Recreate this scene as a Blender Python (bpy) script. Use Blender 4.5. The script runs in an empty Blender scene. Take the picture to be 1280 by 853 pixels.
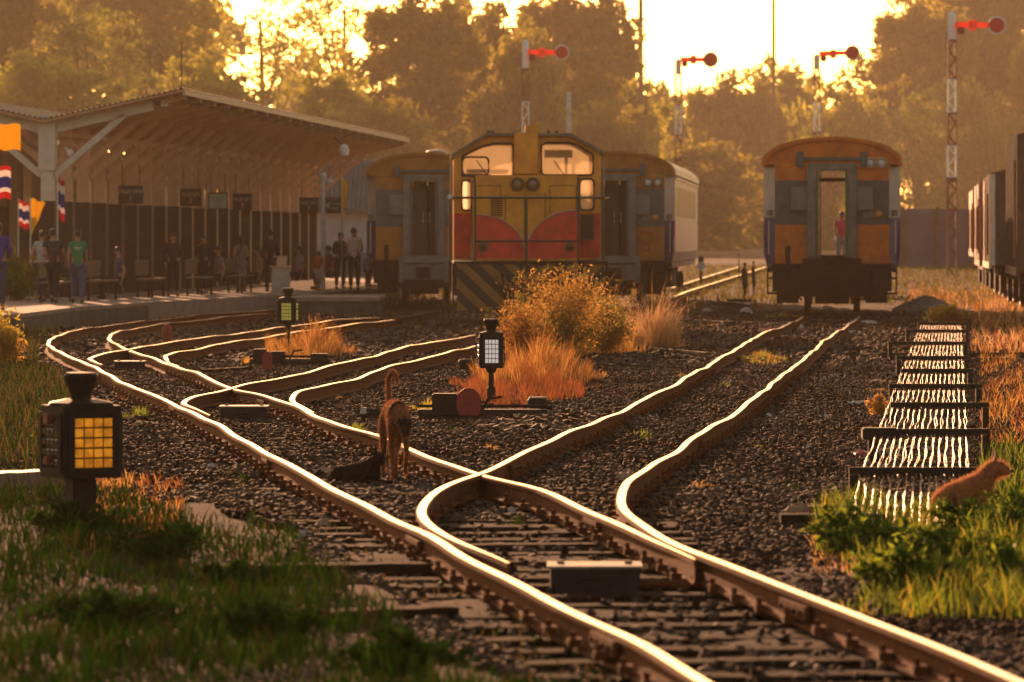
import bpy, bmesh, math, random
import numpy as np
from mathutils import Vector, Matrix
R = math.radians
random.seed(7); RNG = np.random.default_rng(7)
sc = bpy.context.scene
col = sc.collection

# ------------------------------------------------------------------ camera, light, exposure
EYE = 1.55                      # camera height above the rail tops (rail tops are z = 0)
F = 6000.0                      # focal length in photograph pixels (1280 wide)
cam_d = bpy.data.cameras.new('camera'); cam = bpy.data.objects.new('camera', cam_d); col.objects.link(cam)
cam.location = (0, 0, EYE); cam.rotation_euler = (R(90), 0, 0)
cam_d.sensor_width = 36.0; cam_d.lens = F/1280*36.0
cam_d.shift_y = -(426.5-300)/1280
cam_d.clip_start = 1.0; cam_d.clip_end = 3000
cam_d.dof.use_dof = True; cam_d.dof.focus_distance = 46.0; cam_d.dof.aperture_fstop = 5.4
sc.camera = cam

HAZE = 0.00021
SUN_EL, SUN_AZ = 9.5, -10.5    # elevation; azimuth left of the view direction
w = bpy.data.worlds.new('World'); sc.world = w; w.use_nodes = True
wn = w.node_tree; bg = wn.nodes['Background']
sky = wn.nodes.new('ShaderNodeTexSky'); sky.sky_type = 'NISHITA'; sky.sun_disc = False
sky.sun_elevation = R(SUN_EL); sky.sun_rotation = R(SUN_AZ); sky.dust_density = 1.6; sky.air_density = 1.0; sky.ozone_density = 0.5
mixn = wn.nodes.new('ShaderNodeMix'); mixn.data_type = 'RGBA'; mixn.blend_type = 'MULTIPLY'; mixn.inputs[0].default_value = 1.0
mixn.inputs[7].default_value = (1.0, 0.76, 0.58, 1)
wn.links.new(sky.outputs[0], mixn.inputs[6]); wn.links.new(mixn.outputs[2], bg.inputs[0])
bg.inputs[1].default_value = 0.13
sl = bpy.data.lights.new('sun', 'SUN'); sl.energy = 5.0; sl.angle = R(0.6); sl.color = (1.0, 0.49, 0.25)
sun = bpy.data.objects.new('sun', sl); col.objects.link(sun)
sdir = Vector((math.sin(R(SUN_AZ))*math.cos(R(SUN_EL)), math.cos(R(SUN_AZ))*math.cos(R(SUN_EL)), math.sin(R(SUN_EL))))
sun.rotation_euler = sdir.to_track_quat('Z', 'Y').to_euler(); sun.location = (0, 0, 60)
vs = sc.view_settings; vs.view_transform = 'Standard'; vs.look = 'None'; vs.gamma = 1; vs.exposure = 0.76; vs.use_curve_mapping = False
cy = sc.cycles
cy.use_denoising = True; cy.max_bounces = 6; cy.diffuse_bounces = 2; cy.glossy_bounces = 3; cy.transmission_bounces = 4
cy.transparent_max_bounces = 12; cy.volume_bounces = 1; cy.caustics_reflective = False; cy.caustics_refractive = False
cy.sample_clamp_indirect = 6

# ------------------------------------------------------------------ where a ray of the photograph meets a height
def G(px, py, z=-0.14):
    s = (py-300.0)/(EYE-z); return ((px-640.0)/s, F/s)
def AT(px, Y): return (px-640.0)*Y/F
def ZZ(py, Y): return EYE-(py-300.0)*Y/F
def ground_z(x, y):
    if y < 122: return -0.165
    return -0.165 + 0.48*min(1.0, (y-122)/125.0)

# ------------------------------------------------------------------ materials
MATS = {}
def mat(name, c, rough=0.8, metal=0.0, c2=None, nscale=6.0, bump=0.0, bscale=30.0, trans=0.0, spec=0.4, lo=0.35, hi=0.65, coat=0.0):
    if name in MATS: return MATS[name]
    m = bpy.data.materials.new(name); m.use_nodes = True; nt = m.node_tree; b = nt.nodes['Principled BSDF']
    b.inputs['Base Color'].default_value = (*c, 1); b.inputs['Roughness'].default_value = rough
    b.inputs['Metallic'].default_value = metal; b.inputs['Specular IOR Level'].default_value = spec
    b.inputs['Coat Weight'].default_value = coat
    tc = nt.nodes.new('ShaderNodeTexCoord')
    colout = None
    if c2 is not None:
        n = nt.nodes.new('ShaderNodeTexNoise'); n.inputs['Scale'].default_value = nscale; n.inputs['Detail'].default_value = 6; n.inputs['Roughness'].default_value = 0.65
        nt.links.new(tc.outputs['Object'], n.inputs['Vector'])
        rp = nt.nodes.new('ShaderNodeValToRGB'); rp.color_ramp.elements[0].position = lo; rp.color_ramp.elements[1].position = hi
        rp.color_ramp.elements[0].color = (*c, 1); rp.color_ramp.elements[1].color = (*c2, 1)
        nt.links.new(n.outputs['Fac'], rp.inputs['Fac']); nt.links.new(rp.outputs['Color'], b.inputs['Base Color']); colout = rp.outputs['Color']
    if bump:
        n2 = nt.nodes.new('ShaderNodeTexNoise'); n2.inputs['Scale'].default_value = bscale; n2.inputs['Detail'].default_value = 5
        nt.links.new(tc.outputs['Object'], n2.inputs['Vector'])
        bm_ = nt.nodes.new('ShaderNodeBump'); bm_.inputs['Strength'].default_value = bump; bm_.inputs['Distance'].default_value = 0.02
        nt.links.new(n2.outputs['Fac'], bm_.inputs['Height']); nt.links.new(bm_.outputs['Normal'], b.inputs['Normal'])
    if trans:
        t = nt.nodes.new('ShaderNodeBsdfTranslucent'); t.inputs['Color'].default_value = (*[min(1, v*1.3) for v in c], 1)
        if colout: nt.links.new(colout, t.inputs['Color'])
        mx = nt.nodes.new('ShaderNodeMixShader'); mx.inputs[0].default_value = trans
        out = nt.nodes['Material Output']
        nt.links.new(b.outputs[0], mx.inputs[1]); nt.links.new(t.outputs[0], mx.inputs[2]); nt.links.new(mx.outputs[0], out.inputs['Surface'])
    MATS[name] = m; return m
def glass(name, tint=(0.9, 0.85, 0.75), haze=0.25):
    if name in MATS: return MATS[name]
    m = bpy.data.materials.new(name); m.use_nodes = True; nt = m.node_tree; nt.nodes.remove(nt.nodes['Principled BSDF'])
    tr = nt.nodes.new('ShaderNodeBsdfTransparent'); tr.inputs[0].default_value = (*tint, 1)
    tl = nt.nodes.new('ShaderNodeBsdfTranslucent'); tl.inputs[0].default_value = (*tint, 1)
    gl = nt.nodes.new('ShaderNodeBsdfGlossy'); gl.inputs['Roughness'].default_value = 0.08
    a = nt.nodes.new('ShaderNodeMixShader'); a.inputs[0].default_value = haze
    b = nt.nodes.new('ShaderNodeMixShader'); b.inputs[0].default_value = 0.06
    nt.links.new(tr.outputs[0], a.inputs[1]); nt.links.new(tl.outputs[0], a.inputs[2])
    nt.links.new(a.outputs[0], b.inputs[1]); nt.links.new(gl.outputs[0], b.inputs[2]); nt.links.new(b.outputs[0], nt.nodes['Material Output'].inputs['Surface'])
    MATS[name] = m; return m

M_ground = mat('ballast_ground', (0.016, 0.011, 0.009), 1.0, spec=0.1, c2=(0.045, 0.032, 0.024), nscale=3.0, bump=1.0, bscale=22)
M_stone = mat('ballast_stone', (0.010, 0.007, 0.005), 0.8, c2=(0.14, 0.10, 0.072), nscale=2.5, spec=0.10)
def stone_mix(m, dirt):
    nt = m.node_tree; rp = next(n for n in nt.nodes if n.type == 'VALTORGB'); nz = next(n for n in nt.nodes if n.type == 'TEX_NOISE')
    ge = nt.nodes.new('ShaderNodeNewGeometry'); mx = nt.nodes.new('ShaderNodeMath'); mx.operation = 'MULTIPLY_ADD'; mx.inputs[1].default_value = 0.42
    ml = nt.nodes.new('ShaderNodeMath'); ml.operation = 'MULTIPLY'; ml.inputs[1].default_value = 0.6; nt.links.new(nz.outputs['Fac'], ml.inputs[0])
    nt.links.new(ge.outputs['Random Per Island'], mx.inputs[0]); nt.links.new(ml.outputs[0], mx.inputs[2]); nt.links.new(mx.outputs[0], rp.inputs['Fac'])
    tc = next(n for n in nt.nodes if n.type == 'TEX_COORD'); n3 = nt.nodes.new('ShaderNodeTexNoise'); n3.inputs['Scale'].default_value = 0.55; n3.inputs['Detail'].default_value = 4; nt.links.new(tc.outputs['Object'], n3.inputs['Vector'])
    r3 = nt.nodes.new('ShaderNodeValToRGB'); r3.color_ramp.elements[0].position = .46; r3.color_ramp.elements[1].position = .64; nt.links.new(n3.outputs['Fac'], r3.inputs['Fac'])
    mc = nt.nodes.new('ShaderNodeMix'); mc.data_type = 'RGBA'; mc.inputs[7].default_value = (*dirt, 1); nt.links.new(r3.outputs['Color'], mc.inputs[0]); nt.links.new(rp.outputs['Color'], mc.inputs[6]); nt.links.new(mc.outputs[2], nt.nodes['Principled BSDF'].inputs['Base Color'])
stone_mix(M_stone, (0.038, 0.020, 0.010))
M_rust = mat('rail_rust', (0.11, 0.036, 0.014), 0.95, spec=0.12, c2=(0.19, 0.06, 0.02), nscale=14, bump=0.3, bscale=60)
M_steel = mat('rail_head_steel', (0.80, 0.66, 0.56), 0.27, metal=1.0, c2=(0.50, 0.34, 0.24), nscale=5, bump=0.12, bscale=9)
M_wood = mat('sleeper_timber', (0.010, 0.007, 0.005), 0.95, spec=.04, c2=(0.040, 0.024, 0.015), nscale=9, bump=0.8, bscale=30)
M_iron = mat('black_iron', (0.009, 0.008, 0.007), 0.6, c2=(0.022, 0.017, 0.014), nscale=12, spec=0.2)
M_dirty = mat('underframe_grime', (0.012, 0.010, 0.009), 0.85, spec=0.2, c2=(0.03, 0.023, 0.018), nscale=8)
M_red = mat('signal_red_paint', (0.20, 0.018, 0.014), 0.55, c2=(0.30, 0.035, 0.025), nscale=9)
M_white = mat('white_paint', (0.72, 0.70, 0.66), 0.6, c2=(0.5, 0.47, 0.42), nscale=7)
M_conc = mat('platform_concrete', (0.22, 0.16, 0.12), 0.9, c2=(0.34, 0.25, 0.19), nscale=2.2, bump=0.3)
M_concd = mat('dark_concrete', (0.05, 0.05, 0.04), 0.95, c2=(0.11, 0.10, 0.08), nscale=2.0, bump=0.3)  # darker tone than the platform concrete

# ------------------------------------------------------------------ objects
def link(o, parent=None):
    col.objects.link(o)
    if parent is not None: o.parent = parent
    return o
def tag(o, label=None, cat=None, group=None, kind=None):
    if label: o['label'] = label
    if cat: o['category'] = cat
    if group: o['group'] = group
    if kind: o['kind'] = kind
    return o
def empty(name, loc, rz=0, label=None, cat=None, group=None):
    o = bpy.data.objects.new(name, None); o.empty_display_size = 0.2; col.objects.link(o); o.location = loc; o.rotation_euler.z = rz
    return tag(o, label, cat, group)
def copy_tree(o, parent=None):
    c = o.copy(); col.objects.link(c)
    if parent is not None: c.parent = parent
    for ch in list(o.children): copy_tree(ch, c)
    return c

class MB:
    def __init__(s): s.v = []; s.f = []; s.m = []
    def add(s, vs_, fs, mi=0):
        k = len(s.v); s.v += [tuple(p) for p in vs_]; s.f += [tuple(i+k for i in f) for f in fs]; s.m += [mi]*len(fs); return s
    def box(s, c, d, rz=0, mi=0, rx=0, ry=0):
        x, y, z = d[0]/2, d[1]/2, d[2]/2
        P = [Vector((a*x, b*y, e*z)) for e in (-1, 1) for b in (-1, 1) for a in (-1, 1)]
        M = Matrix.Rotation(rz, 3, 'Z') @ Matrix.Rotation(ry, 3, 'Y') @ Matrix.Rotation(rx, 3, 'X')
        return s.add([M @ p + Vector(c) for p in P], [(0,2,3,1),(4,5,7,6),(0,1,5,4),(2,6,7,3),(0,4,6,2),(1,3,7,5)], mi)
    def bb(s, x0, x1, y0, y1, z0, z1, mi=0): return s.box(((x0+x1)/2, (y0+y1)/2, (z0+z1)/2), (abs(x1-x0), abs(y1-y0), abs(z1-z0)), 0, mi)
    def tube(s, p0, p1, r0, r1=None, n=8, mi=0, caps=True):
        r1 = r0 if r1 is None else r1
        p0, p1 = Vector(p0), Vector(p1); d = (p1-p0)
        if d.length < 1e-6: return s
        q = d.to_track_quat('Z', 'Y'); P = []
        for p, r in ((p0, r0), (p1, r1)):
            for i in range(n):
                a = 2*math.pi*i/n; P.append(p + q @ Vector((r*math.cos(a), r*math.sin(a), 0)))
        fs = [(i, (i+1) % n, n+(i+1) % n, n+i) for i in range(n)]
        if caps: fs += [tuple(range(n-1, -1, -1)), tuple(range(n, 2*n))]
        return s.add(P, fs, mi)
    def path(s, pts, r, n=6, mi=0):
        pts = [Vector(p) for p in pts]; P = []; m = len(pts); rr = r if isinstance(r, (list, tuple)) else [r]*m
        for k, p in enumerate(pts):
            d = (pts[min(k+1, m-1)]-pts[max(k-1, 0)]).normalized(); q = d.to_track_quat('Z', 'Y')
            for i in range(n):
                a = 2*math.pi*i/n; P.append(p + q @ Vector((rr[k]*math.cos(a), rr[k]*math.sin(a), 0)))
        fs = [(k*n+i, k*n+(i+1) % n, (k+1)*n+(i+1) % n, (k+1)*n+i) for k in range(m-1) for i in range(n)]
        fs += [tuple(range(n-1, -1, -1)), tuple(range((m-1)*n, m*n))]
        return s.add(P, fs, mi)
    def lathe(s, prof, c=(0, 0, 0), n=20, mi=0, axis='Z', flat=1.0):
        P = []; m = len(prof)
        for r, h in prof:
            for i in range(n):
                a = 2*math.pi*i/n; x, y, z = r*math.cos(a), r*math.sin(a)*flat, h
                if axis == 'Y': x, y, z = r*math.cos(a), h, r*math.sin(a)
                if axis == 'X': x, y, z = h, r*math.cos(a), r*math.sin(a)
                P.append((x+c[0], y+c[1], z+c[2]))
        fs = [(k*n+i, k*n+(i+1) % n, (k+1)*n+(i+1) % n, (k+1)*n+i) for k in range(m-1) for i in range(n)]
        fs += [tuple(range(n-1, -1, -1)), tuple(range((m-1)*n, m*n))]
        return s.add(P, fs, mi)
    def prism(s, out, y0, y1, mi=0):      # outline in x,z extruded along y
        n = len(out); P = [(x, y0, z) for x, z in out]+[(x, y1, z) for x, z in out]
        return s.add(P, [tuple(range(n)), tuple(range(2*n-1, n-1, -1))]+[(i, n+i, n+(i+1) % n, (i+1) % n) for i in range(n)], mi)
    def build(s, name, mats, parent=None, smooth=False, bev=0, loc=None, rz=0, fix=True):
        me = bpy.data.meshes.new(name); me.from_pydata(s.v, [], s.f)
        mats = mats if isinstance(mats, (list, tuple)) else [mats]
        for m in mats: me.materials.append(m)
        if any(s.m): me.polygons.foreach_set('material_index', s.m)
        if fix or bev:
            bm = bmesh.new(); bm.from_mesh(me)
            bmesh.ops.recalc_face_normals(bm, faces=bm.faces)
            if bev: bmesh.ops.bevel(bm, geom=[e for e in bm.edges if len(e.link_faces) == 2 and e.calc_face_angle(0) > 0.6], offset=bev, segments=2, affect='EDGES', clamp_overlap=True)
            bm.to_mesh(me); bm.free()
        if smooth: me.polygons.foreach_set('use_smooth', [True]*len(me.polygons))
        me.update()
        o = bpy.data.objects.new(name, me)
        if loc is not None: o.location = loc
        o.rotation_euler.z = rz
        return link(o, parent)

def eval_mesh(o, name, m):
    dg = bpy.context.evaluated_depsgraph_get(); me = bpy.data.meshes.new_from_object(o.evaluated_get(dg))
    me.name = name; me.materials.clear(); me.materials.append(m)
    d = o.data; bpy.data.objects.remove(o)
    return me
def rrect(x0, z0, x1, z1, r=0.0, n=4):
    if r <= 0: return [(x0, z0), (x1, z0), (x1, z1), (x0, z1)]
    o = []
    for cx, cz, a0 in ((x1-r, z0+r, -90), (x1-r, z1-r, 0), (x0+r, z1-r, 90), (x0+r, z0+r, 180)):
        for i in range(n+1):
            a = R(a0+90*i/n); o.append((cx+r*math.cos(a), cz+r*math.sin(a)))
    return o
def plate(name, outline, holes, y, th, m, parent=None, bevel=0.0):
    """flat plate in the x,z plane at depth y (front face) with real holes"""
    cu = bpy.data.curves.new(name, 'CURVE'); cu.dimensions = '2D'; cu.fill_mode = 'BOTH'; cu.extrude = th/2; cu.bevel_depth = bevel
    for pts in [outline]+list(holes):
        sp = cu.splines.new('POLY'); sp.points.add(len(pts)-1); sp.use_cyclic_u = True
        for p, q in zip(sp.points, pts): p.co = (q[0], q[1], 0, 1)
    t = bpy.data.objects.new('tmp', cu); col.objects.link(t); bpy.context.view_layer.update()
    me = eval_mesh(t, name, m)
    me.transform(Matrix.Translation((0, y+th/2, 0)) @ Matrix.Rotation(R(90), 4, 'X'))
    return link(bpy.data.objects.new(name, me), parent)
def skin(verts, edges, rad, sub=1):
    me = bpy.data.meshes.new('sk'); me.from_pydata(verts, edges, []); o = bpy.data.objects.new('tmp', me); col.objects.link(o)
    o.modifiers.new('s', 'SKIN'); sk = me.skin_vertices[0].data
    for i, r in enumerate(rad):
        sk[i].radius = r if isinstance(r, (tuple, list)) else (r, r); sk[i].use_root = (i == 0)
    if sub: ms = o.modifiers.new('u', 'SUBSURF'); ms.levels = sub; ms.render_levels = sub
    bpy.context.view_layer.update()
    dg = bpy.context.evaluated_depsgraph_get(); r = bpy.data.meshes.new_from_object(o.evaluated_get(dg)); bpy.data.objects.remove(o); bpy.data.meshes.remove(me)
    V = [tuple(v.co) for v in r.vertices]; Fc = [tuple(p.vertices) for p in r.polygons]; bpy.data.meshes.remove(r)
    return V, Fc
def chain(name_pts):
    """list of chains [(name or coords, r)...] -> verts, edges, radii, sharing named joints"""
    idx = {}; V = []; E = []; Rr = []
    for ch in name_pts:
        prev = None
        for nm, p, r in ch:
            if nm not in idx: idx[nm] = len(V); V.append(p); Rr.append(r)
            if prev is not None: E.append((prev, idx[nm]))
            prev = idx[nm]
    return V, E, Rr

def npmesh(name, V, Fq, mats, parent=None, mi=None, tris=None, smooth=False):
    """fast mesh from numpy: V (n,3), Fq (m,4)"""
    me = bpy.data.meshes.new(name); k = Fq.shape[1]
    me.vertices.add(len(V)); me.vertices.foreach_set('co', V.astype(np.float32).ravel())
    me.loops.add(Fq.size); me.loops.foreach_set('vertex_index', Fq.astype(np.int32).ravel())
    me.polygons.add(len(Fq)); me.polygons.foreach_set('loop_start', np.arange(0, Fq.size, k, dtype=np.int32))
    me.polygons.foreach_set('loop_total', np.full(len(Fq), k, dtype=np.int32))
    for m in (mats if isinstance(mats, (list, tuple)) else [mats]): me.materials.append(m)
    if mi is not None: me.polygons.foreach_set('material_index', mi.astype(np.int32))
    if smooth: me.polygons.foreach_set('use_smooth', np.ones(len(Fq), dtype=bool))
    me.update(calc_edges=True); me.validate()
    return link(bpy.data.objects.new(name, me), parent)
def blades(P, H, W, lean, curl=0.35, dirs=None):
    """grass blades: P (n,3) roots, H heights, W widths, lean strength -> verts, quads"""
    n = len(P); a = RNG.uniform(0, 2*np.pi, n) if dirs is None else dirs
    d = np.stack([np.cos(a), np.sin(a), np.zeros(n)], 1); t = RNG.uniform(0, 2*np.pi, n); sd = np.stack([np.cos(t), np.sin(t), np.zeros(n)], 1)
    L = (lean*RNG.uniform(0.2, 1.0, n))[:, None]; H = H[:, None]; W = W[:, None]
    rows = []
    for u, wv in ((0, 1.0), (0.35, 0.9), (0.7, 0.62), (1.0, 0.08)):
        c = P + d*H*L*(u**1.8) + np.array([0, 0, 1])*H*(u-curl*L*u**3)
        rows += [c-sd*W*wv/2, c+sd*W*wv/2]
    V = np.stack(rows, 1).reshape(-1, 3); b = np.arange(n)[:, None]*8
    q = np.array([[0, 1, 3, 2], [2, 3, 5, 4], [4, 5, 7, 6]])
    return V, (b[:, :, None]+q[None]).reshape(-1, 4)
def leaves(C, size, asp=0.6, up=0.0):
    """leaf quads at C (n,3)"""
    n = len(C); nrm = RNG.normal(size=(n, 3)); nrm[:, 2] += up; nrm /= np.linalg.norm(nrm, axis=1)[:, None]
    r = RNG.normal(size=(n, 3)); u = np.cross(nrm, r); u /= np.linalg.norm(u, axis=1)[:, None]; v = np.cross(nrm, u)
    s = (size*RNG.uniform(0.6, 1.3, n))[:, None]
    V = np.stack([C-u*s, C+v*s*asp*0.6-u*s*0.1, C+u*s, C-v*s*asp*0.6-u*s*0.1], 1).reshape(-1, 3)
    return V, np.arange(n*4).reshape(-1, 4)
def join(parts):
    Vs = []; Fs = []; k = 0
    for V, Fq in parts: Vs.append(V); Fs.append(Fq+k); k += len(V)
    return np.concatenate(Vs), np.concatenate(Fs)
# ------------------------------------------------------------------ ground
def grid_ground():
    xs = np.concatenate([np.linspace(-700, -16, 32), np.linspace(-14, 16, 81), np.linspace(18, 700, 32)])
    ys = np.concatenate([np.linspace(-60, 10, 6), np.linspace(12, 122, 221), np.linspace(125, 250, 60), np.linspace(258, 1340, 40)])
    X, Y = np.meshgrid(xs, ys); Z = np.where(Y < 122, -0.165, -0.165+0.48*np.minimum(1, (Y-122)/125.0))
    Z = Z + 0.018*np.sin(X*1.9+Y*0.7)*np.sin(Y*0.9-X*0.6) + np.where(np.abs(X) < 16, 0.012*RNG.normal(size=X.shape), 0)
    # rough verges lie a little higher than the ballast
    verge = np.clip((-X-4.6-(Y-17)*0.085)/1.2, 0, 1)*(Y < 78)*0.07
    Z = Z + verge
    ny, nx = X.shape; V = np.stack([X, Y, Z], 2).reshape(-1, 3); i = np.arange((ny-1)*(nx-1)); r, c = i//(nx-1), i % (nx-1); a = r*nx+c
    return npmesh('ground', V, np.stack([a, a+1, a+nx+1, a+nx], 1), M_ground, smooth=True)
tag(grid_ground(), kind='structure')

def edge_interp(pts):
    pts = sorted(pts, key=lambda p: p[1]); ys = [p[1] for p in pts]; xs = [p[0] for p in pts]
    return lambda y: float(np.interp(y, ys, xs))

# ------------------------------------------------------------------ rails, traced then laid on the ground at rail height
PX = {
 'A': [(340,387.5),(265,392.5),(190,400.5),(115,409.5),(78,417.5),(62,426),(66,435.5),(85,445),(112,456),(140,471),(180,490),(225,507.5),(265,529),(315,554),(356,580),(448,625.5),(511,659),(604,708),(686,749.4),(793,799),(880,853),(1000,925)],
 'B': [(335,391.5),(290,395.5),(250,400),(190,407),(150,414.5),(136,421),(145,431),(162.5,437.5),(180,445),(200,451),(215,456),(247.5,467.5),(290,485),(322.5,494),(367,506),(416,529),(472,544.7),(528.6,567.5),(592,590.4),(640,604),(686,618),(788.6,661),(840,682),(868,700)],
 'C': [(1075,396),(1055,410),(1032.5,424),(1015,440),(1000,452.5),(967.5,477.5),(930,508),(860,553),(821.5,577),(788.7,601.8),(774,618),(777,634),(800,654),(830,670),(900,705),(960,729),(1090,775),(1190,812),(1280,850),(1420,912)],
 'D': [(1005,396),(980,407.5),(955,416),(922.5,435),(890,454),(860,471),(807.7,498.7),(768,517),(740,530),(700.7,545),(661,562),(604,591.5),(563,606),(538.5,618),(528,632),(534,651),(563,671.5),(596,688),(633,706)],
 'E': [(593.7,419.8),(525,430),(454.8,448),(402,460),(352.8,472.6),(300,483),(252.5,492.5),(233,498),(230,504),(240,511),(262,519)],
 'F': [(593.7,432),(546,444.4),(497,455),(440.7,474.3),(398.5,483),(370,491.5),(366,499),(378,508),(392,514.5)],
 'G': [(475,397),(428,399.5),(340,411),(302.5,416),(265,421),(225,426),(190,431),(160,437.5),(135,441.5),(116,445),(112,449.5),(129,457)],
 'H': [(494,399.5),(430,407),(315,423.7),(277.5,430),(245,436),(217,441),(206,446),(209,451.5),(224,457)],
}
def smooth_world(pts, z=0.0, step=0.45):
    W = np.array([G(px, py, z) for px, py in pts]); d = np.concatenate([[0], np.cumsum(np.abs(np.diff(W[:, 1])))])
    n = max(8, int(d[-1]/step)); t = np.linspace(0, d[-1], n)
    # Catmull-Rom through the points
    out = []
    for u in t:
        k = min(max(int(np.searchsorted(d, u)-1), 0), len(W)-2); h = d[k+1]-d[k]; v = (u-d[k])/max(h, 1e-6)
        m0 = (W[k+1]-W[max(k-1, 0)])/max(d[k+1]-d[max(k-1, 0)], 1e-6)*h; kk = min(k+2, len(W)-1)
        m1 = (W[kk]-W[k])/max(d[kk]-d[k], 1e-6)*h
        out.append((2*v**3-3*v**2+1)*W[k]+(v**3-2*v**2+v)*m0+(-2*v**3+3*v**2)*W[k+1]+(v**3-v**2)*m1)
    out = np.array(out)
    for _ in range(3): out[1:-1] = 0.25*out[:-2]+0.5*out[1:-1]+0.25*out[2:]
    return out
RAIL_W = {k: smooth_world(v) for k, v in PX.items()}
def rail_x(k, y):
    W = RAIL_W[k]; o = np.argsort(W[:, 1]); return float(np.interp(y, W[o, 1], W[o, 0]))
PROF = [(-0.032, -0.024), (-0.034, -0.007), (-0.025, 0.0), (0.025, 0.0), (0.034, -0.007), (0.032, -0.024), (0.009, -0.036), (0.009, -0.108), (0.055, -0.120), (0.055, -0.132), (-0.055, -0.132), (-0.055, -0.120), (-0.009, -0.108), (-0.009, -0.045)]
def rail_mesh(W, wob, parent, label=None, tap=0.0):
    n = len(W); m = len(PROF); P = []; ph = random.uniform(0, 9)
    for i in range(n):
        d = W[min(i+1, n-1)]-W[max(i-1, 0)]; d = d/np.linalg.norm(d); nx, ny = d[1], -d[0]
        if ny*0 + nx < 0: nx, ny = -nx, -ny
        y = W[i, 1]
        lat = wob*(math.sin(y*0.9+ph)+0.6*math.sin(y*2.1+2*ph)); up = wob*0.9*(math.sin(y*0.75+ph*3)+0.5*math.sin(y*1.7+ph))
        e = 0
        tf = 1.0 if not tap else min(1.0, .22+.78*float(np.hypot(*(W[i]-W[-1])))/tap)
        for x, z in PROF: P.append((W[i, 0]+nx*(x*tf+lat), y+ny*(x+lat), z+up))
    fs = []; mi = []
    for i in range(n-1):
        for j in range(m):
            fs.append((i*m+j, i*m+(j+1) % m, (i+1)*m+(j+1) % m, (i+1)*m+j)); mi.append(0 if j == 2 else 1)
    fs += [tuple(range(m)), tuple((n-1)*m+j for j in range(m-1, -1, -1))]; mi += [1, 1]
    b = MB(); b.v = P; b.f = fs; b.m = mi
    o = b.build('rail', [M_steel, M_rust], parent)
    if label: o['label'] = label
    return o
def fasteners(W, parent, y0, y1, sp=0.62):
    b = MB(); o = np.argsort(W[:, 1]); y = y0
    while y < y1:
        if W[:, 1].min() < y < W[:, 1].max():
            x = float(np.interp(y, W[o, 1], W[o, 0]))
            for s in (-1, 1):
                b.box((x+s*0.052, y, -0.105), (0.055, 0.11, 0.036)); b.tube((x+s*0.062, y, -0.10), (x+s*0.062, y, -0.058), 0.013, n=6)
        y += sp
    if b.v: b.build('rail_fastening', M_rust, parent)['kind'] = 'stuff'
SLEEP_N = 0
def sleepers(parent, fx0, fx1, y0, y1, over=0.5, sp=0.62, cap=98):
    y = y0; k = 0
    while y < y1 and k < cap:
        a, b_ = fx0(y), fx1(y); c = (a+b_)/2+random.uniform(-.05, .05); L = (b_-a)+2*over+random.uniform(-.12, .12)
        dc = ((fx0(y+1)+fx1(y+1))-(fx0(y-1)+fx1(y-1)))/4.0
        m = MB(); z = -0.134+random.uniform(-0.012, 0.0); wd = 0.21+random.uniform(-.02, .02)
        n = 9; P = []
        for i in range(n+1):
            x = -L/2+L*i/n; jz = random.uniform(-.006, .003); jy = random.uniform(-.008, .008)
            P += [(x, -wd/2+jy, z-0.14), (x, -wd/2+jy, z+jz-0.01), (x, -wd/2+0.012+jy, z+jz), (x, wd/2-0.012+jy, z+jz), (x, wd/2+jy, z+jz-0.01), (x, wd/2+jy, z-0.14)]
        fs = [(i*6+j, i*6+(j+1) % 6, (i+1)*6+(j+1) % 6, (i+1)*6+j) for i in range(n) for j in range(6)]+[tuple(range(6)), tuple(n*6+j for j in range(5, -1, -1))]
        m.add(P, fs); m.build('sleeper', M_wood, parent, loc=(c, y, 0), rz=math.atan2(-dc, 1)*0.9+random.uniform(-.012, .012))
        y += sp*random.uniform(.95, 1.06); k += 1
main = empty('railway_track', (0, 0, 0), 0, 'long left-hand running track sweeping from the platform edge down to the bottom of the picture', 'railway track', 'railway tracks of the yard')
rail_mesh(RAIL_W['A'], 0.0095, main); rail_mesh(RAIL_W['B'], 0.0095, main, tap=3.2)
fasteners(RAIL_W['A'], main, 16, 60); fasteners(RAIL_W['B'], main, 23, 60)
sleepers(main, lambda y: rail_x('A', y), lambda y: rail_x('B', y), 34.5, 84, 0.42, 0.64, 97)
right = empty('railway_track', (0, 0, 0), 0, 'bright curving track that runs up to the lone orange coach at the right', 'railway track', 'railway tracks of the yard')
rail_mesh(RAIL_W['C'], 0.0095, right); rail_mesh(RAIL_W['D'], 0.0095, right, tap=3.2)
fasteners(RAIL_W['C'], right, 16, 60); fasteners(RAIL_W['D'], right, 23, 60)
# the long turnout sleepers near the camera carry both tracks, then the right track goes on alone
sleepers(right, lambda y: rail_x('A', y), lambda y: rail_x('C', y), 15.2, 34.2, 0.45, 0.60, 40)
sleepers(right, lambda y: rail_x('D', y), lambda y: rail_x('C', y), 34.6, 72, 0.42, 0.64, 58)
br = empty('railway_track', (0, 0, 0), 0, 'middle branch track turning off towards the red and yellow locomotive', 'railway track', 'railway tracks of the yard')
rail_mesh(RAIL_W['E'], 0.0095, br, tap=3.2); rail_mesh(RAIL_W['F'], 0.0095, br, tap=3.2)
sleepers(br, lambda y: rail_x('E', y), lambda y: rail_x('F', y), 50, 84, 0.35, 0.66, 60)
sd = empty('railway_track', (0, 0, 0), 0, 'far side track passing the small red post before the platform', 'railway track', 'railway tracks of the yard')
rail_mesh(RAIL_W['G'], 0.0095, sd, tap=3.2); rail_mesh(RAIL_W['H'], 0.0095, sd, tap=3.2)
sleepers(sd, lambda y: rail_x('G', y), lambda y: rail_x('H', y), 66, 96, 0.35, 0.66, 50)
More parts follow.
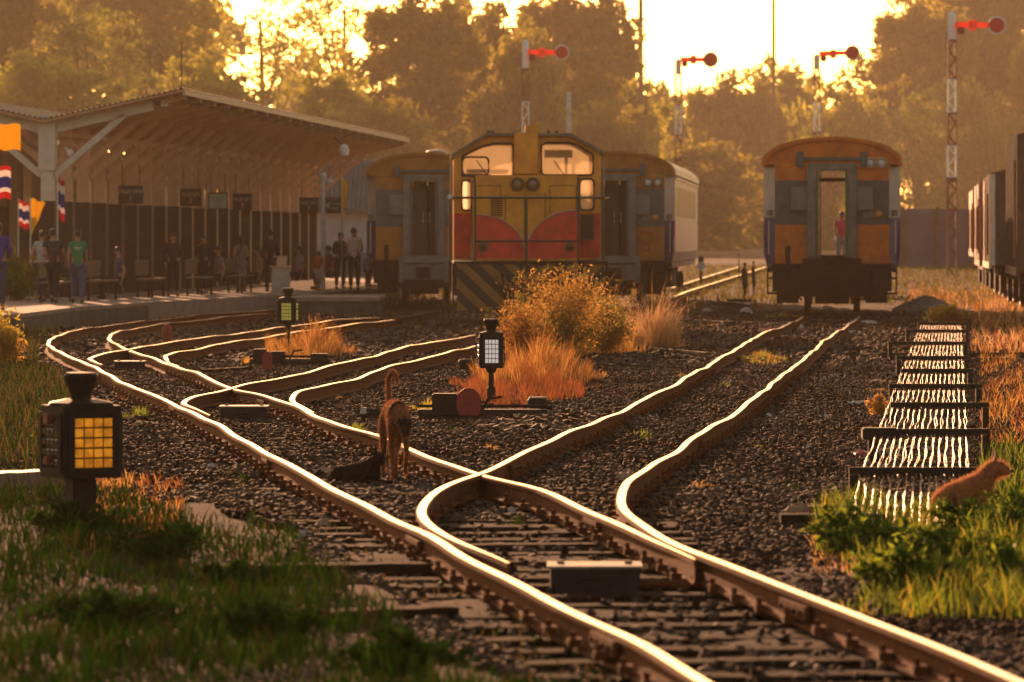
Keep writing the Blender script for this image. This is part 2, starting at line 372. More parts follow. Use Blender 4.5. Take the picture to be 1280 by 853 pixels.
bk = empty('railway_track', (0, 0, 0), 0, 'distant pale track on the grass behind the lone orange coach', 'railway track', 'railway tracks of the yard')
for pts in ([(840,363),(860,358),(924,343),(990,332)], [(842,371.5),(860,366),(958,343),(1010,332)]):
    W = np.array([((px-640)/((py-300)/(EYE-0.0)), F/((py-300)/(EYE-0.0))) for px, py in pts])
    t = np.linspace(W[0, 1], min(W[-1, 1], 215), 60); o = np.argsort(W[:, 1]); Wn = np.stack([np.interp(t, W[o, 1], W[o, 0]), t], 1)
    n = len(Wn); b = MB()
    for i in range(n-1):
        z0, z1 = ground_z(0, Wn[i, 1])+0.14, ground_z(0, Wn[i+1, 1])+0.14
        for (xa, za, mi) in ((0, 0, 0),):
            P = [(Wn[i, 0]-.035, Wn[i, 1], z0), (Wn[i, 0]+.035, Wn[i, 1], z0), (Wn[i+1, 0]+.035, Wn[i+1, 1], z1), (Wn[i+1, 0]-.035, Wn[i+1, 1], z1)]
            b.add(P+[(p[0], p[1], p[2]-.14) for p in P], [(0,1,2,3)], 0); b.add(P+[(p[0], p[1], p[2]-.14) for p in P], [(0,4,5,1),(3,2,6,7),(0,3,7,4),(1,5,6,2)], 1)
    b.build('rail', [M_steel, M_rust], bk, fix=False)

def fishplates(k, parent, ys):
    W = RAIL_W[k]
    for y in ys:
        x = rail_x(k, y); dx = (rail_x(k, y+.4)-rail_x(k, y-.4))/.8; b = MB()
        for s_ in (-1, 1):
            b.box((s_*.024, 0, -.066), (.022, .56, .062))
            for q in (-.2, -.07, .07, .2): b.tube((s_*.03, q, -.066), (s_*.052, q, -.066), .013, n=6)
        b.tube((-.026, 0, -.066), (.026, 0, -.066), .012, n=6)
        b.build('fishplate', M_rust, parent, loc=(x, y, 0), rz=-math.atan(dx))
fishplates('A', main, (19.2, 25.5, 34.8, 45.4, 57)); fishplates('B', main, (27.2, 36.2, 47.5)); fishplates('C', right, (21.0, 27.2, 38.2, 51)); fishplates('D', right, (34.0, 44.0, 58))
# black covers over the point rods, lying between the rails
def point_cover(px0, px1, ytop, ybot, label):
    s = (ybot-300)/(EYE+0.15); Y = F/s; x0, x1 = (px0-640)/s, (px1-640)/s; h = (ybot-ytop)/s
    r = empty('point_rod_cover', ((x0+x1)/2, Y, -0.16), 0, label, 'cover box', 'metal covers between the rails')
    w_ = x1-x0; MB().bb(-w_/2, w_/2, 0, 0.34, 0, h-0.012).build('cover_body', mat('cover_paint', (0.016, 0.016, 0.017), 0.7, spec=.2, c2=(0.035, 0.032, 0.032), nscale=9), r, bev=0.006)
    b = MB(); b.box((0, 0.17, h-0.004), (w_+0.03, 0.38, 0.014)); b.build('lid', mat('pale_lid', (0.12, 0.10, 0.085), 0.55, c2=(0.26, 0.20, 0.15), nscale=12), r, bev=0.003)  # lid paler than the cover body
    for q in (-1, 1): MB().tube((q*w_*0.38, 0.17, h+0.002), (q*w_*0.38, 0.17, h+0.016), 0.018, n=8).build('lid_knob', M_iron, r)
    b = MB(); b.tube((-w_*0.15, -0.006, h*0.55), (w_*0.15, -0.006, h*0.55), 0.008)
    b.build('hasp', M_iron, r)
    b = MB(); b.tube((w_/2, 0.12, 0.04), (w_/2+0.25, 0.12, 0.03), 0.016); b.tube((w_/2, 0.22, 0.04), (w_/2+0.32, 0.22, 0.03), 0.016); b.build('rod', M_rust, r)
point_cover(688, 800, 706, 740, 'long dark metal cover between the two bright rails nearest the camera')
point_cover(275, 333, 507, 527, 'low dark metal cover with a pale lid beside the middle rail crossing')
point_cover(143, 179, 451, 464, 'small dark metal cover at the farthest rail crossing')

# ------------------------------------------------------------------ ballast stones and litter
def stones(name, P, size, m, parent=None):
    n = len(P); base = np.array([[x, y, z] for z in (-1, 1) for y in (-1, 1) for x in (-1, 1)], float)
    B = base[None]*(1+RNG.uniform(-0.42, 0.15, (n, 8, 3))); S = (size*RNG.uniform(0.6, 1.35, n))[:, None]*RNG.uniform(0.6, 1.1, (n, 3))
    B = B*S[:, None, :]*0.5; a = RNG.uniform(0, 2*np.pi, n); t = RNG.uniform(-0.5, 0.5, n)
    ca, sa, ct, st = np.cos(a)[:, None], np.sin(a)[:, None], np.cos(t)[:, None], np.sin(t)[:, None]
    x, y, z = B[..., 0], B[..., 1], B[..., 2]; y, z = y*ct-z*st, y*st+z*ct; x, y = x*ca-y*sa, x*sa+y*ca
    V = np.stack([x, y, z], 2)+P[:, None, :]; q = np.array([[0,2,3,1],[4,5,7,6],[0,1,5,4],[2,6,7,3],[0,4,6,2],[1,3,7,5]])
    return npmesh(name, V.reshape(-1, 3), (np.arange(n)[:, None, None]*8+q[None]).reshape(-1, 4), m, parent)
def region_pts(n, px0, px1, py0, py1, z=-0.15, pw=1.0):
    """random ground points seen in a pixel window, spread evenly in depth on the ground"""
    s0, s1 = (py0-300)/(EYE-z), (py1-300)/(EYE-z); Y = RNG.uniform(F/s1, F/s0, n); X = (RNG.uniform(px0, px1, n)-640)*Y/F
    return np.stack([X, Y, np.full(n, z)], 1)
def rail_clear(P, lift=0.0):
    keep = np.ones(len(P), bool)
    for k in PX:
        W = RAIL_W[k]; o = np.argsort(W[:, 1]); xr = np.interp(P[:, 1], W[o, 1], W[o, 0])
        inside = (P[:, 1] > W[:, 1].min()) & (P[:, 1] < W[:, 1].max())
        keep &= ~(inside & (np.abs(P[:, 0]-xr) < 0.075))
    return P[keep]
def scatter(n, y0, y1, xl=-0.115, xr=0.115):
    Y = y0+(y1-y0)*RNG.random(n); X = RNG.uniform(xl, xr, n)*Y; P = np.stack([X, Y, np.full(n, -0.15)], 1); return rail_clear(P)
P = scatter(80000, 15, 34); P[:, 2] += RNG.uniform(-0.02, 0.012, len(P))
# keep most stones off the near turnout timbers
ca = np.array([rail_x('A', y) for y in P[:, 1]]); cc = np.array([rail_x('C', y) for y in P[:, 1]])
on = (P[:, 0] > ca-0.35) & (P[:, 0] < cc+0.35) & (P[:, 1] < 29); P = P[~on | (RNG.random(len(P)) < 0.10)]
ca0 = lambda P: np.array([rail_x('A', y) for y in P[:, 1]])-0.55-.15*np.sin(P[:, 1]*1.3)
P2 = scatter(105000, 34, 66); P2[:, 2] += RNG.uniform(-0.02, 0.025, len(P2))
P3 = scatter(26000, 66, 112); P3[:, 2] += RNG.uniform(-0.02, 0.02, len(P3))
P = P[~((P[:, 1] < 31) & (P[:, 0] < ca0(P)))]
tag(stones('ballast_gravel', np.concatenate([P, P2]), 0.032, M_stone), 'loose dark grey track ballast stones lying between and beside the rails', 'gravel', kind='stuff')
tag(stones('ballast_gravel', P3, 0.075, M_stone), 'loose track ballast stones spread around the coaches and platform', 'gravel', kind='stuff')
# the low shoulders of ballast between the tracks
def heap(px, py, w_, d_, h_, n, label, name='gravel_heap', m=M_stone, kind='stuff'):
    x, y = G(px, py); a = RNG.uniform(0, 2*np.pi, n); r = np.sqrt(RNG.random(n)); X = x+r*np.cos(a)*w_; Y = y+r*np.sin(a)*d_
    Z = -0.15+h_*np.clip(1-r**1.3, 0, 1)*RNG.uniform(0.75, 1.0, n); return tag(stones(name, np.stack([X, Y, Z], 1), 0.075, m), label, 'gravel heap', kind=kind)
heap(1158, 389, 0.75, 3.0, 0.36, 4200, 'grey heap of crushed stone beside the lone orange coach', m=mat('crushed_stone', (0.14, 0.12, 0.11), .8, c2=(0.30, 0.26, 0.24), nscale=3))
heap(705, 528, 0.9, 2.6, 0.04, 1500, 'low bank of grey ballast stones below the red grass clump')

M_lit = mat('pale_litter', (0.55, 0.50, 0.45), 0.7, c2=(0.38, 0.34, 0.30), nscale=8)
def scrap(px, py, w_, h_, label, m=M_lit, name='litter_scrap', cat='litter', d_=None, group='pieces of litter on the tracks', rz=0):
    x, y = G(px, py); n = 7; b = MB(); d_ = d_ or w_*0.7; rr = random.Random(int(px*7+py))
    P = []
    for j in range(n):
        for i in range(n):
            u, v = i/(n-1)*2-1, j/(n-1)*2-1; e = max(abs(u), abs(v))
            P.append((u*w_/2*(1+rr.uniform(-.12, .12)), v*d_/2*(1+rr.uniform(-.12, .12)), h_*(1-e**3)*rr.uniform(0.55, 1.0)))
    fs = [(j*n+i, j*n+i+1, (j+1)*n+i+1, (j+1)*n+i) for j in range(n-1) for i in range(n-1)]
    ring = [i for i in range(n)]+[j*n+n-1 for j in range(1, n)]+[(n-1)*n+i for i in range(n-2, -1, -1)]+[j*n for j in range(n-2, 0, -1)]
    k = len(P); P += [(P[q][0]*.9, P[q][1]*.9, -0.03) for q in ring]; L = len(ring)
    fs += [(ring[i], ring[(i+1) % L], k+(i+1) % L, k+i) for i in range(L)]+[tuple(k+i for i in range(L))]
    b.add(P, fs); o = b.build(name, m, None, loc=(x, y, -0.145), rz=rz); return tag(o, label, cat, group)
scrap(1072, 506, 0.24, 0.055, 'long white crumpled packet lying on the stones left of the signal wires')
scrap(1086, 404, 0.36, 0.07, 'flat white scrap just right of the rails in front of the orange coach', d_=1.2)
scrap(1066, 416, 0.30, 0.05, 'thin pale wrapper between the right rail and the coach shadow', d_=1.0)
scrap(1002, 412, 0.12, 0.11, 'upright white paper ball between the rails of the right track')
scrap(933, 391, 0.32, 0.15, 'biggest white bag in the rubbish left of the orange coach', d_=1.2)
scrap(962, 407, 0.14, 0.07, 'small white scrap beside the left rail near the orange coach')
scrap(1033, 386, 0.35, 0.09, 'white scrap lying under the orange coach near its left wheel', d_=1.4)
scrap(1055, 388, 0.35, 0.07, 'white scrap lying under the middle of the orange coach', d_=1.4)
scrap(1131, 367, 0.40, 0.16, 'white rounded bag at the top of the grey stone heap', d_=1.2)
scrap(1148, 362, 0.30, 0.13, 'smaller white bag behind the grey stone heap')
scrap(868, 438, 0.10, 0.04, 'tiny white scrap on the ballast near the pale dry grass')
scrap(845, 396, 0.12, 0.05, 'tiny pale scrap just right of the pale dry grass')
scrap(998, 641, 0.19, 0.075, 'tan broken brick on the ballast below the near end of the signal wires', mat('brick_tan', (0.36, 0.20, 0.12), 0.85), 'broken_brick', 'brick', 0.12, None)
scrap(784, 600, 0.13, 0.085, 'pale orange stone lump beside the tight bend of the right rail', mat('stone_tan', (0.40, 0.24, 0.16), 0.8), 'stone_lump', 'stone', 0.2, None, rz=.6)
scrap(404, 655, 0.09, 0.05, 'small orange stone chip left of the near left rail', mat('stone_tan', (0.4, 0.24, 0.16), 0.8), 'stone_lump', 'stone', 0.12, None)
scrap(264, 583, 0.07, 0.03, 'white paper chip on the dark ballast between left rail and yellow lantern')
scrap(1078, 571, 0.17, 0.07, 'red crumpled packet on the ballast left of the signal wires', mat('packet_red', (0.45, 0.02, 0.015), 0.4), 'crumpled_packet', 'litter', 0.15, None)
scrap(406, 592, 0.13, 0.06, 'pale flat stone lying in front of the black dog', mat('stone_tan', (0.4, 0.24, 0.16), 0.8), 'stone_lump', 'stone', 0.2, None)
rl = random.Random(5)
spots = [(868,378),(884,388),(905,400),(950,384),(990,404),(1018,421),(926,412),(1100,378),(842,412),(880,470),(1043,470),(960,520),(720,560),(380,508),(300,560),(222,480),(108,470),(520,470),(560,440),(640,640),(700,640),(870,640),(930,600),(1030,520),(330,640),(380,668),(250,610),(905,505),(820,520),(1010,560)]
for i, (px, py) in enumerate(spots):
    if (px, py) == spots[0]: pass
    far_ = py < 430
    o = scrap(px, py, rl.uniform(.05, .10)*(2 if far_ else 1), rl.uniform(.02, .045)*(1.7 if far_ else 1), 'small pale chip of litter lying loose among the dark ballast stones', M_lit if i % 3 else mat('leaf_litter', (0.40, 0.16, 0.05), .8), 'litter_chip', rz=rl.uniform(0, 3), group='small chips of litter among the ballast')
# loose planks and rods on the ballast
def timber(p0, p1, h, w_, label, m=M_wood, name='timber_baulk', cat='timber', z=-0.15, group=None):
    a, b_ = G(*p0), G(*p1); v = Vector((b_[0]-a[0], b_[1]-a[1], 0)); L = v.length; c = ((a[0]+b_[0])/2, (a[1]+b_[1])/2, z)
    n = 10; P = []
    for i in range(n+1):
        x = -L/2+L*i/n; j = random.uniform(-.006, .006); P += [(x, -w_/2+j, 0), (x, -w_/2+j, h+j*.5), (x, w_/2+j, h-j*.5), (x, w_/2+j, 0)]
    fs = [(i*4+k, i*4+(k+1) % 4, (i+1)*4+(k+1) % 4, (i+1)*4+k) for i in range(n) for k in range(4)]+[(3,2,1,0), tuple(n*4+k for k in range(4))]
    return tag(MB().add(P, fs).build(name, m, None, loc=c, rz=math.atan2(v.y, v.x)), label, cat, group)
timber((490, 406), (556, 394), 0.13, 0.2, 'dark baulk lying in front of the locomotive, stones piled along it')
timber((800, 436), (884, 444), 0.05, 0.07, 'thin dark rod lying right of the pale dry grass', M_iron, 'signal_rod', 'rod')
timber((742, 459), (796, 459), 0.05, 0.08, 'short dark rod lying on the ballast below the green bush', M_iron, 'signal_rod', 'rod')
timber((845, 402), (1005, 408), 0.05, 0.08, 'long dark rod crossing the ground left of the orange coach track', M_iron, 'signal_rod', 'rod')
timber((1066, 402), (1150, 401), 0.06, 0.08, 'straight dark rod running from the orange coach to the signal wires', M_iron, 'signal_rod', 'rod')
timber((255, 467), (312, 463), 0.06, 0.1, 'short weathered plank on the ballast left of the red counterweight lever')
timber((1090, 447), (1285, 446), 0.07, 0.12, 'long black beam crossing behind the middle wire frames', M_iron, 'cross_beam', 'beam')
timber((975, 655), (1105, 655), 0.07, 0.22, 'dark plank lying in front of the broken brick')
timber((250, 716), (640, 712), 0.05, 0.16, 'long weathered plank half buried in the green grass')
timber((560, 768), (400, 775), 0.05, 0.2, 'dark weathered plank left of the near rail')
timber((-30, 612), (92, 606), 0.13, 0.25, 'pinkish lit timber beam at the left edge under the yellow lantern', mat('pink_timber', (0.30, 0.19, 0.15), 0.6, c2=(0.16, 0.10, 0.08), nscale=8), z=-0.16)
def weld(o):
    bm = bmesh.new(); bm.from_mesh(o.data); bmesh.ops.remove_doubles(bm, verts=bm.verts, dist=.0005); bmesh.ops.delete(bm, geom=[v for v in bm.verts if not v.link_faces], context='VERTS'); bm.to_mesh(o.data); bm.free(); return o
# ------------------------------------------------------------------ coaches
M_or = mat('coach_orange', (0.70, 0.19, 0.014), 0.5, c2=(0.42, 0.11, 0.014), nscale=2.5)
M_or2 = mat('coach_amber', (0.42, 0.17, 0.02), 0.6, c2=(0.28, 0.11, 0.018), nscale=2.5)
M_slate = mat('coach_slate', (0.075, 0.080, 0.085), 0.6, c2=(0.12, 0.12, 0.12), nscale=3)
M_gang = mat('gangway_grey', (0.13, 0.13, 0.12), 0.65, c2=(0.20, 0.19, 0.17), nscale=4)
M_cream = mat('coach_cream', (0.52, 0.47, 0.42), 0.5, c2=(0.38, 0.33, 0.29), nscale=3)
M_blue = mat('coach_blue', (0.030, 0.035, 0.16), 0.45, c2=(0.05, 0.05, 0.18), nscale=4)
M_pink = mat('coach_pale_pink', (0.56, 0.42, 0.42), 0.5, c2=(0.45, 0.34, 0.34), nscale=2)
M_roof = mat('coach_roof', (0.36, 0.31, 0.26), 0.5, c2=(0.24, 0.19, 0.16), nscale=2)
M_int = mat('coach_interior', (0.10, 0.085, 0.06), 0.8)
M_green = mat('jamb_green', (0.10, 0.17, 0.06), 0.5)
M_lampglass = mat('lamp_glass', (0.55, 0.52, 0.48), 0.15, spec=0.8)
M_tyre = mat('wheel_steel', (0.05, 0.04, 0.035), 0.5, metal=0.6)
W2, ZF, ZE, ZA = 1.44, 1.05, 3.13, 3.72          # half width, floor, eaves, apex
def arch(w_=W2, ze=ZE, za=ZA, n=16):
    return [(w_*math.cos(math.pi*i/n), ze+(za-ze)*math.sin(math.pi*i/n)**0.85) for i in range(n+1)]   # right to left
def wheel(parent, x, y, r=0.43, name='wheel'):
    w_ = MB().lathe([(r*0.3, -0.07), (r*0.55, -0.05), (r*0.86, -0.03), (r, -0.06), (r+0.03, 0.05), (r, 0.07), (r*0.8, 0.05), (r*0.3, 0.06)], (0, 0, 0), 20, axis='X').build(name, M_tyre, parent, loc=(x, y, r))
def coach(px, Y, rz, L, label, orange, dooropen, lamps, emblem, vent, sidewin, group='passenger coaches in the yard'):
    r = empty('passenger_coach', (AT(px, Y), Y, 0.0), rz, label, 'train coach', group)
    # side walls: four runs of skin with the colour split at the waist, hollow inside
    for sx in (-1, 1):
        b = MB(); b.bb(sx*(W2-0.04), sx*W2, 0.55, L-0.02, 2.02, ZE); b.build('side_wall', M_cream, r)
        b = MB()
        lo = [(sx*(W2-0.04), 2.018), (sx*W2, 2.018), (sx*W2, 1.25), (sx*(W2-0.10), 0.86), (sx*(W2-0.15), 0.86), (sx*(W2-0.05), 1.25)]
        b.prism(lo, 0.55, L-0.02)
        b.build('side_panel', M_pink if sidewin else M_blue, r)
        # angled end doors between side and end: pale above, blue below
        for (z0, z1, m, nm) in ((2.02, ZE, M_cream, 'corner_panel'), (0.9, 2.018, M_blue, 'corner_door')):
            xa, xb = sx*1.20, sx*W2; xl = sx*(1.20 if z0 > 1 else 1.17); xm = sx*(W2 if z0 > 1 else W2-0.09)
            P = [(xl, 0.03, z0), (xm, 0.54, z0), (xb, 0.54, z1), (xa, 0.03, z1)]
            b = MB(); b.add(P+[(p[0]-sx*0.035, p[1]+0.02, p[2]) for p in P], [(0,1,2,3),(7,6,5,4),(0,4,5,1),(1,5,6,2),(2,6,7,3),(3,7,4,0)]); o = b.build(nm, m, r)
        b = MB(); b.tube((sx*1.33, 0.16, 1.25), (sx*1.33, 0.16, 1.95), 0.014); b.tube((sx*1.33, 0.16, 1.25), (sx*1.33, 0.3, 1.25), 0.012); b.tube((sx*1.33, 0.16, 1.95), (sx*1.33, 0.3, 1.95), 0.012)
        b.build('grab_rail', M_lampglass, r)
        b = MB(); b.box((sx*1.31, 0.2, 2.12), (0.16, 0.06, 0.12), rz=sx*0.9); b.build('step_light', M_gang, r)
        b = MB(); b.bb(sx*0.98, sx*1.36, 0.1, 0.5, 0.40, 0.44); b.bb(sx*0.98, sx*1.36, 0.1, 0.5, 0.72, 0.76); b.bb(sx*1.34, sx*1.37, 0.1, 0.5, 0.40, 0.95); b.bb(sx*0.97, sx*1.0, 0.1, 0.5, 0.40, 0.95); b.build('footstep', M_dirty, r)
    A = arch(W2+0.045); B2 = arch(W2, ZE, ZA-0.05)
    rf = MB(); rf.prism(A+[(p[0], p[1]-0.0) for p in reversed(arch(W2-0.01, ZE-0.03, ZA-0.06))], -0.05, L).build('roof', M_roof, r)
    if vent:
        for yy in (1.6, 4.4, 7.2): MB().lathe([(0.26, 0), (0.26, 0.06), (0.2, 0.10), (0.1, 0.12)], (0.12, 0, 0), 14, flat=1.6).build('roof_vent', M_roof, r, loc=(0.15, yy, ZA-0.02))
    # the end wall, one piece per paint colour, each with a true door opening
    dl, dr = -0.34, 0.34
    for sx, a, b_ in ((-1, -1.20, dl), (1, dr, 1.20)):
        MB().bb(a, b_, 0.0, 0.05, ZF, 1.87).build('end_panel', orange, r)
        MB().bb(a, b_, 0.0, 0.05, 1.872, 2.80).build('end_panel', M_slate, r)
        MB().bb(a, b_, 0.0, 0.05, 2.802, 3.118).build('end_panel', orange, r)
    ar = [p for p in arch(W2-0.03, ZE, ZA-0.05)]
    MB().prism([(x, z) for x, z in ar], 0.0, 0.05).build('end_arch', orange, r)
    MB().prism([(W2+0.03, ZE-0.03)]+[(x*1.0, z) for x, z in arch(W2+0.03, ZE, ZA+0.0)]+[(-W2-0.03, ZE-0.03)]+[(x, z) for x, z in reversed(arch(W2-0.05, ZE-0.03, ZA-0.08))], -0.08, -0.004).build('roof_rim', orange, r)
    # gangway: uprights, plate arms, lintel
    for sx in (-1, 1):
        MB().bb(sx*0.34, sx*0.52, -0.16, -0.002, 1.16, 3.16).build('gangway_upright', M_gang, r, bev=0.01)
        MB().bb(sx*0.522, sx*0.86, -0.13, -0.002, 2.17, 2.66).build('gangway_arm', M_gang, r, bev=0.01)
        MB().bb(sx*0.60, sx*0.74, -0.12, -0.002, 3.09, 3.40).build('lamp_bracket', M_slate, r, bev=0.01)
    MB().bb(-0.338, 0.338, -0.15, -0.002, 3.0, 3.16).build('gangway_lintel', M_gang, r, bev=0.01)
    MB().bb(-0.60, 0.60, -0.10, -0.002, 3.22, 3.29).build('lamp_rail', M_slate, r)
    b = MB(); b.bb(-0.335, -0.275, -0.08, 0.12, 1.2, 3.0); b.bb(0.275, 0.335, -0.08, 0.12, 1.2, 3.0); b.build('door_frame', M_green if dooropen else M_slate, r)
    # inside: floor, ceiling, corridor partitions; the far end door is open too
    MB().bb(-1.38, 1.38, 0.06, L-0.1, ZF-0.06, ZF).build('carriage_floor', M_int, r)
    far = plate('far_end_wall', [(-1.38, ZF), (1.38, ZF), (1.38, 3.1), (-1.38, 3.1)], [rrect(-0.32, ZF+0.12, 0.36, 3.0)] if dooropen else [], L-0.12, 0.05, M_int, r)
    if dooropen:
        MB().bb(-0.262, -0.235, 0.4, 3.0, ZF+.01, 3.0).build('inner_door', M_or, r)
        b = MB()
        for q in range(9):
            for sx in (-1, 1): b.bb(sx*0.48, sx*1.3, 3.5+q*1.6, 3.62+q*1.6, ZF+.4, ZF+1.15); b.bb(sx*0.48, sx*1.3, 3.3+q*1.6, 3.8+q*1.6, ZF+.38, ZF+.48)
        b.build('seat_rows', mat('seat_brown', (0.12, 0.05, 0.03), 0.7), r)
    else:
        MB().bb(-0.27, 0.06, 0.5, 0.54, ZF+.02, 3.0).build('inner_door', M_int, r)
        MB().bb(0.1, 0.27, 0.7, 0.74, ZF+.02, 3.0).build('inner_door', mat('inner_dark', (0.03, 0.028, 0.025), 0.6), r)
        b = MB()
        for q in (-0.02, 0.14): b.path([(q, 0.06, 1.95), (q, 0.0, 2.0), (q, 0.0, 2.18), (q, 0.06, 2.22)], 0.013)
        b.build('door_handle', M_lampglass, r)
    # end steelwork below the door
    b = MB(); b.bb(-0.62, 0.62, -0.17, 0.0, 0.98, 1.158); b.bb(-0.62, -0.50, -0.15, 0.02, 0.5, 0.98); b.bb(0.50, 0.62, -0.15, 0.02, 0.5, 0.98); b.bb(-0.5, 0.5, -0.05, 0.02, 0.56, 0.96)
    b.build('buffer_frame', M_gang if not dooropen else M_dirty, r, bev=0.008)
    MB().bb(-1.25, 1.25, -0.02, 0.3, 0.46, 1.04).build('headstock', M_dirty, r)
    MB().bb(-1.12, 1.12, -0.1, 0.0, 0.36, 0.48).build('buffer_beam', M_dirty, r)
    MB().bb(-1.16, -0.70, 0.02, 0.2, 0.22, 0.458).build('rail_guard', M_dirty, r); MB().bb(0.70, 1.16, 0.02, 0.2, 0.22, 0.458).build('rail_guard', M_dirty, r); MB().bb(-0.36, 0.36, 0.3, 0.5, 0.2, 0.46).build('brake_rigging', M_dirty, r)
    b = MB(); b.box((0, -0.3, 0.74), (0.2, 0.42, 0.2)); b.box((-0.06, -0.56, 0.74), (0.24, 0.16, 0.26)); b.lathe([(0.05, -0.14), (0.09, -0.12), (0.09, 0.12), (0.05, 0.14)], (0.09, -0.58, 0.74), 10); b.build('coupler', M_dirty, r, bev=0.012)
    for q in (-0.86, -0.72, 0.74, 0.9): MB().path([(q, -0.05, 0.95), (q, -0.16, 0.9), (q*0.97, -0.2, 0.6), (q*0.95, -0.14, 0.34), (q*0.9, -0.08, 0.30)], 0.022).build('brake_hose', M_iron, r)
    b = MB(); b.box((-0.93, -0.1, 0.8), (0.16, 0.14, 0.26)); b.tube((-0.93, -0.08, 0.93), (-0.93, -0.02, 1.42), 0.05); b.build('jumper_box', M_dirty, r)
    b = MB(); b.bb(0.66, 0.9, -0.03, -0.003, 2.02, 2.16); b.build('socket_plate', M_gang, r)
    for yb in (2.6, L-2.6):
        for dy in (-1.05, 1.05):
            wheel(r, -0.53, yb+dy); wheel(r, 0.53, yb+dy); MB().tube((-0.5, yb+dy, 0.43), (0.5, yb+dy, 0.43), 0.07).build('axle', M_dirty, r)
        b = MB()
        for sx in (-1, 1):
            b.bb(sx*0.92, sx*1.02, yb-1.5, yb+1.5, 0.42, 0.68)
            for dy in (-1.05, 1.05): b.box((sx*0.98, yb+dy, 0.42), (0.2, 0.34, 0.34)); b.tube((sx*0.98, yb+dy*0.55, 0.3), (sx*0.98, yb+dy*0.55, 0.66), 0.09)
        b.bb(-0.95, 0.95, yb-0.2, yb+0.2, 0.5, 0.85); b.build('bogie_frame', M_dirty, r)
    MB().bb(-1.2, 1.2, 6, 8.5, 0.35, 0.9).build('underfloor_box', M_dirty, r)
    MB().bb(-0.2, 0.2, 0.1, L-0.2, 0.75, ZF-0.06).build('sole_bar', M_dirty, r)
    if lamps:
        for nm, x, rr in (('headlight', 0.80, 0.115), ('headlight', 1.04, 0.115)):
            hl = MB().lathe([(rr, 0.0), (rr, -0.10), (rr*0.8, -0.11), (rr*0.72, -0.05)], (0, 0, 0), 16, axis='Y').build(nm, M_cream if dooropen else M_gang, r, loc=(x, 0, 3.17 if dooropen else 2.95))
            MB().lathe([(rr*0.7, 0), (rr*0.6, -0.02), (0.01, -0.03)], (0, -0.05, 0), 14, axis='Y').build('lens', M_lampglass, hl)
        tl = MB().lathe([(0.07, 0), (0.07, -0.05), (0.03, -0.07)], (0, 0, 0), 14, axis='Y').build('tail_lamp', mat('amber_lens', (0.6, 0.22, 0.02), 0.2), r, loc=(0.98, 0, 2.09))
    if emblem:
        o = MB().lathe([(0.20, 0), (0.20, -0.012), (0.01, -0.012)], (0, 0, 0), 20, axis='Y').build('emblem', mat('emblem_red', (0.36, 0.06, 0.03), 0.6), r, loc=(0.74, -0.004, 1.60))
        MB().lathe([(0.12, 0), (0.12, -0.006), (0.01, -0.006)], (0, -0.013, 0), 16, axis='Y').build('emblem_centre', M_or2, o)
        b = MB(); b.box((0.66, -0.008, 1.40), (0.05, 0.01, 0.26), ry=0.1); b.box((0.82, -0.008, 1.40), (0.05, 0.01, 0.26), ry=-0.1); b.box((.74, -.008, 1.29), (.2, .01, .04)); b.build('emblem_stand', MATS['emblem_red'], r)
    if sidewin:
        n = int((L-2.4)/1.15)
        for q in range(n):
            y = 1.5+q*1.15; win = MB().bb(W2-0.01, W2+0.004, y, y+0.72, 2.12, 2.86).build('window', mat('window_shade', (0.035, 0.025, 0.02), 0.4), r)
            MB().bb(W2+0.005, W2+0.012, y+0.34, y+0.38, 2.12, 2.86).build('window_bar', M_cream, win)
        MB().bb(W2+0.001, W2+0.03, 0.56, L-0.1, ZE-0.1, ZE-0.04).build('rain_strip', M_cream, r)
    return r
coach(1040, 101.0, -0.066, 19.0, 'lone orange and slate coach with its end door open and daylight seen through it', M_or, True, True, False, False, False)
coach(530, 119.0, -0.004, 19.0, 'amber and grey coach end standing between the platform end and the locomotive', M_or2, False, False, False, True, False)
coach(769, 117.0, -0.068, 19.5, 'coach half hidden behind the right side of the locomotive, pale barred windows down its side', M_or2, False, True, True, False, True)

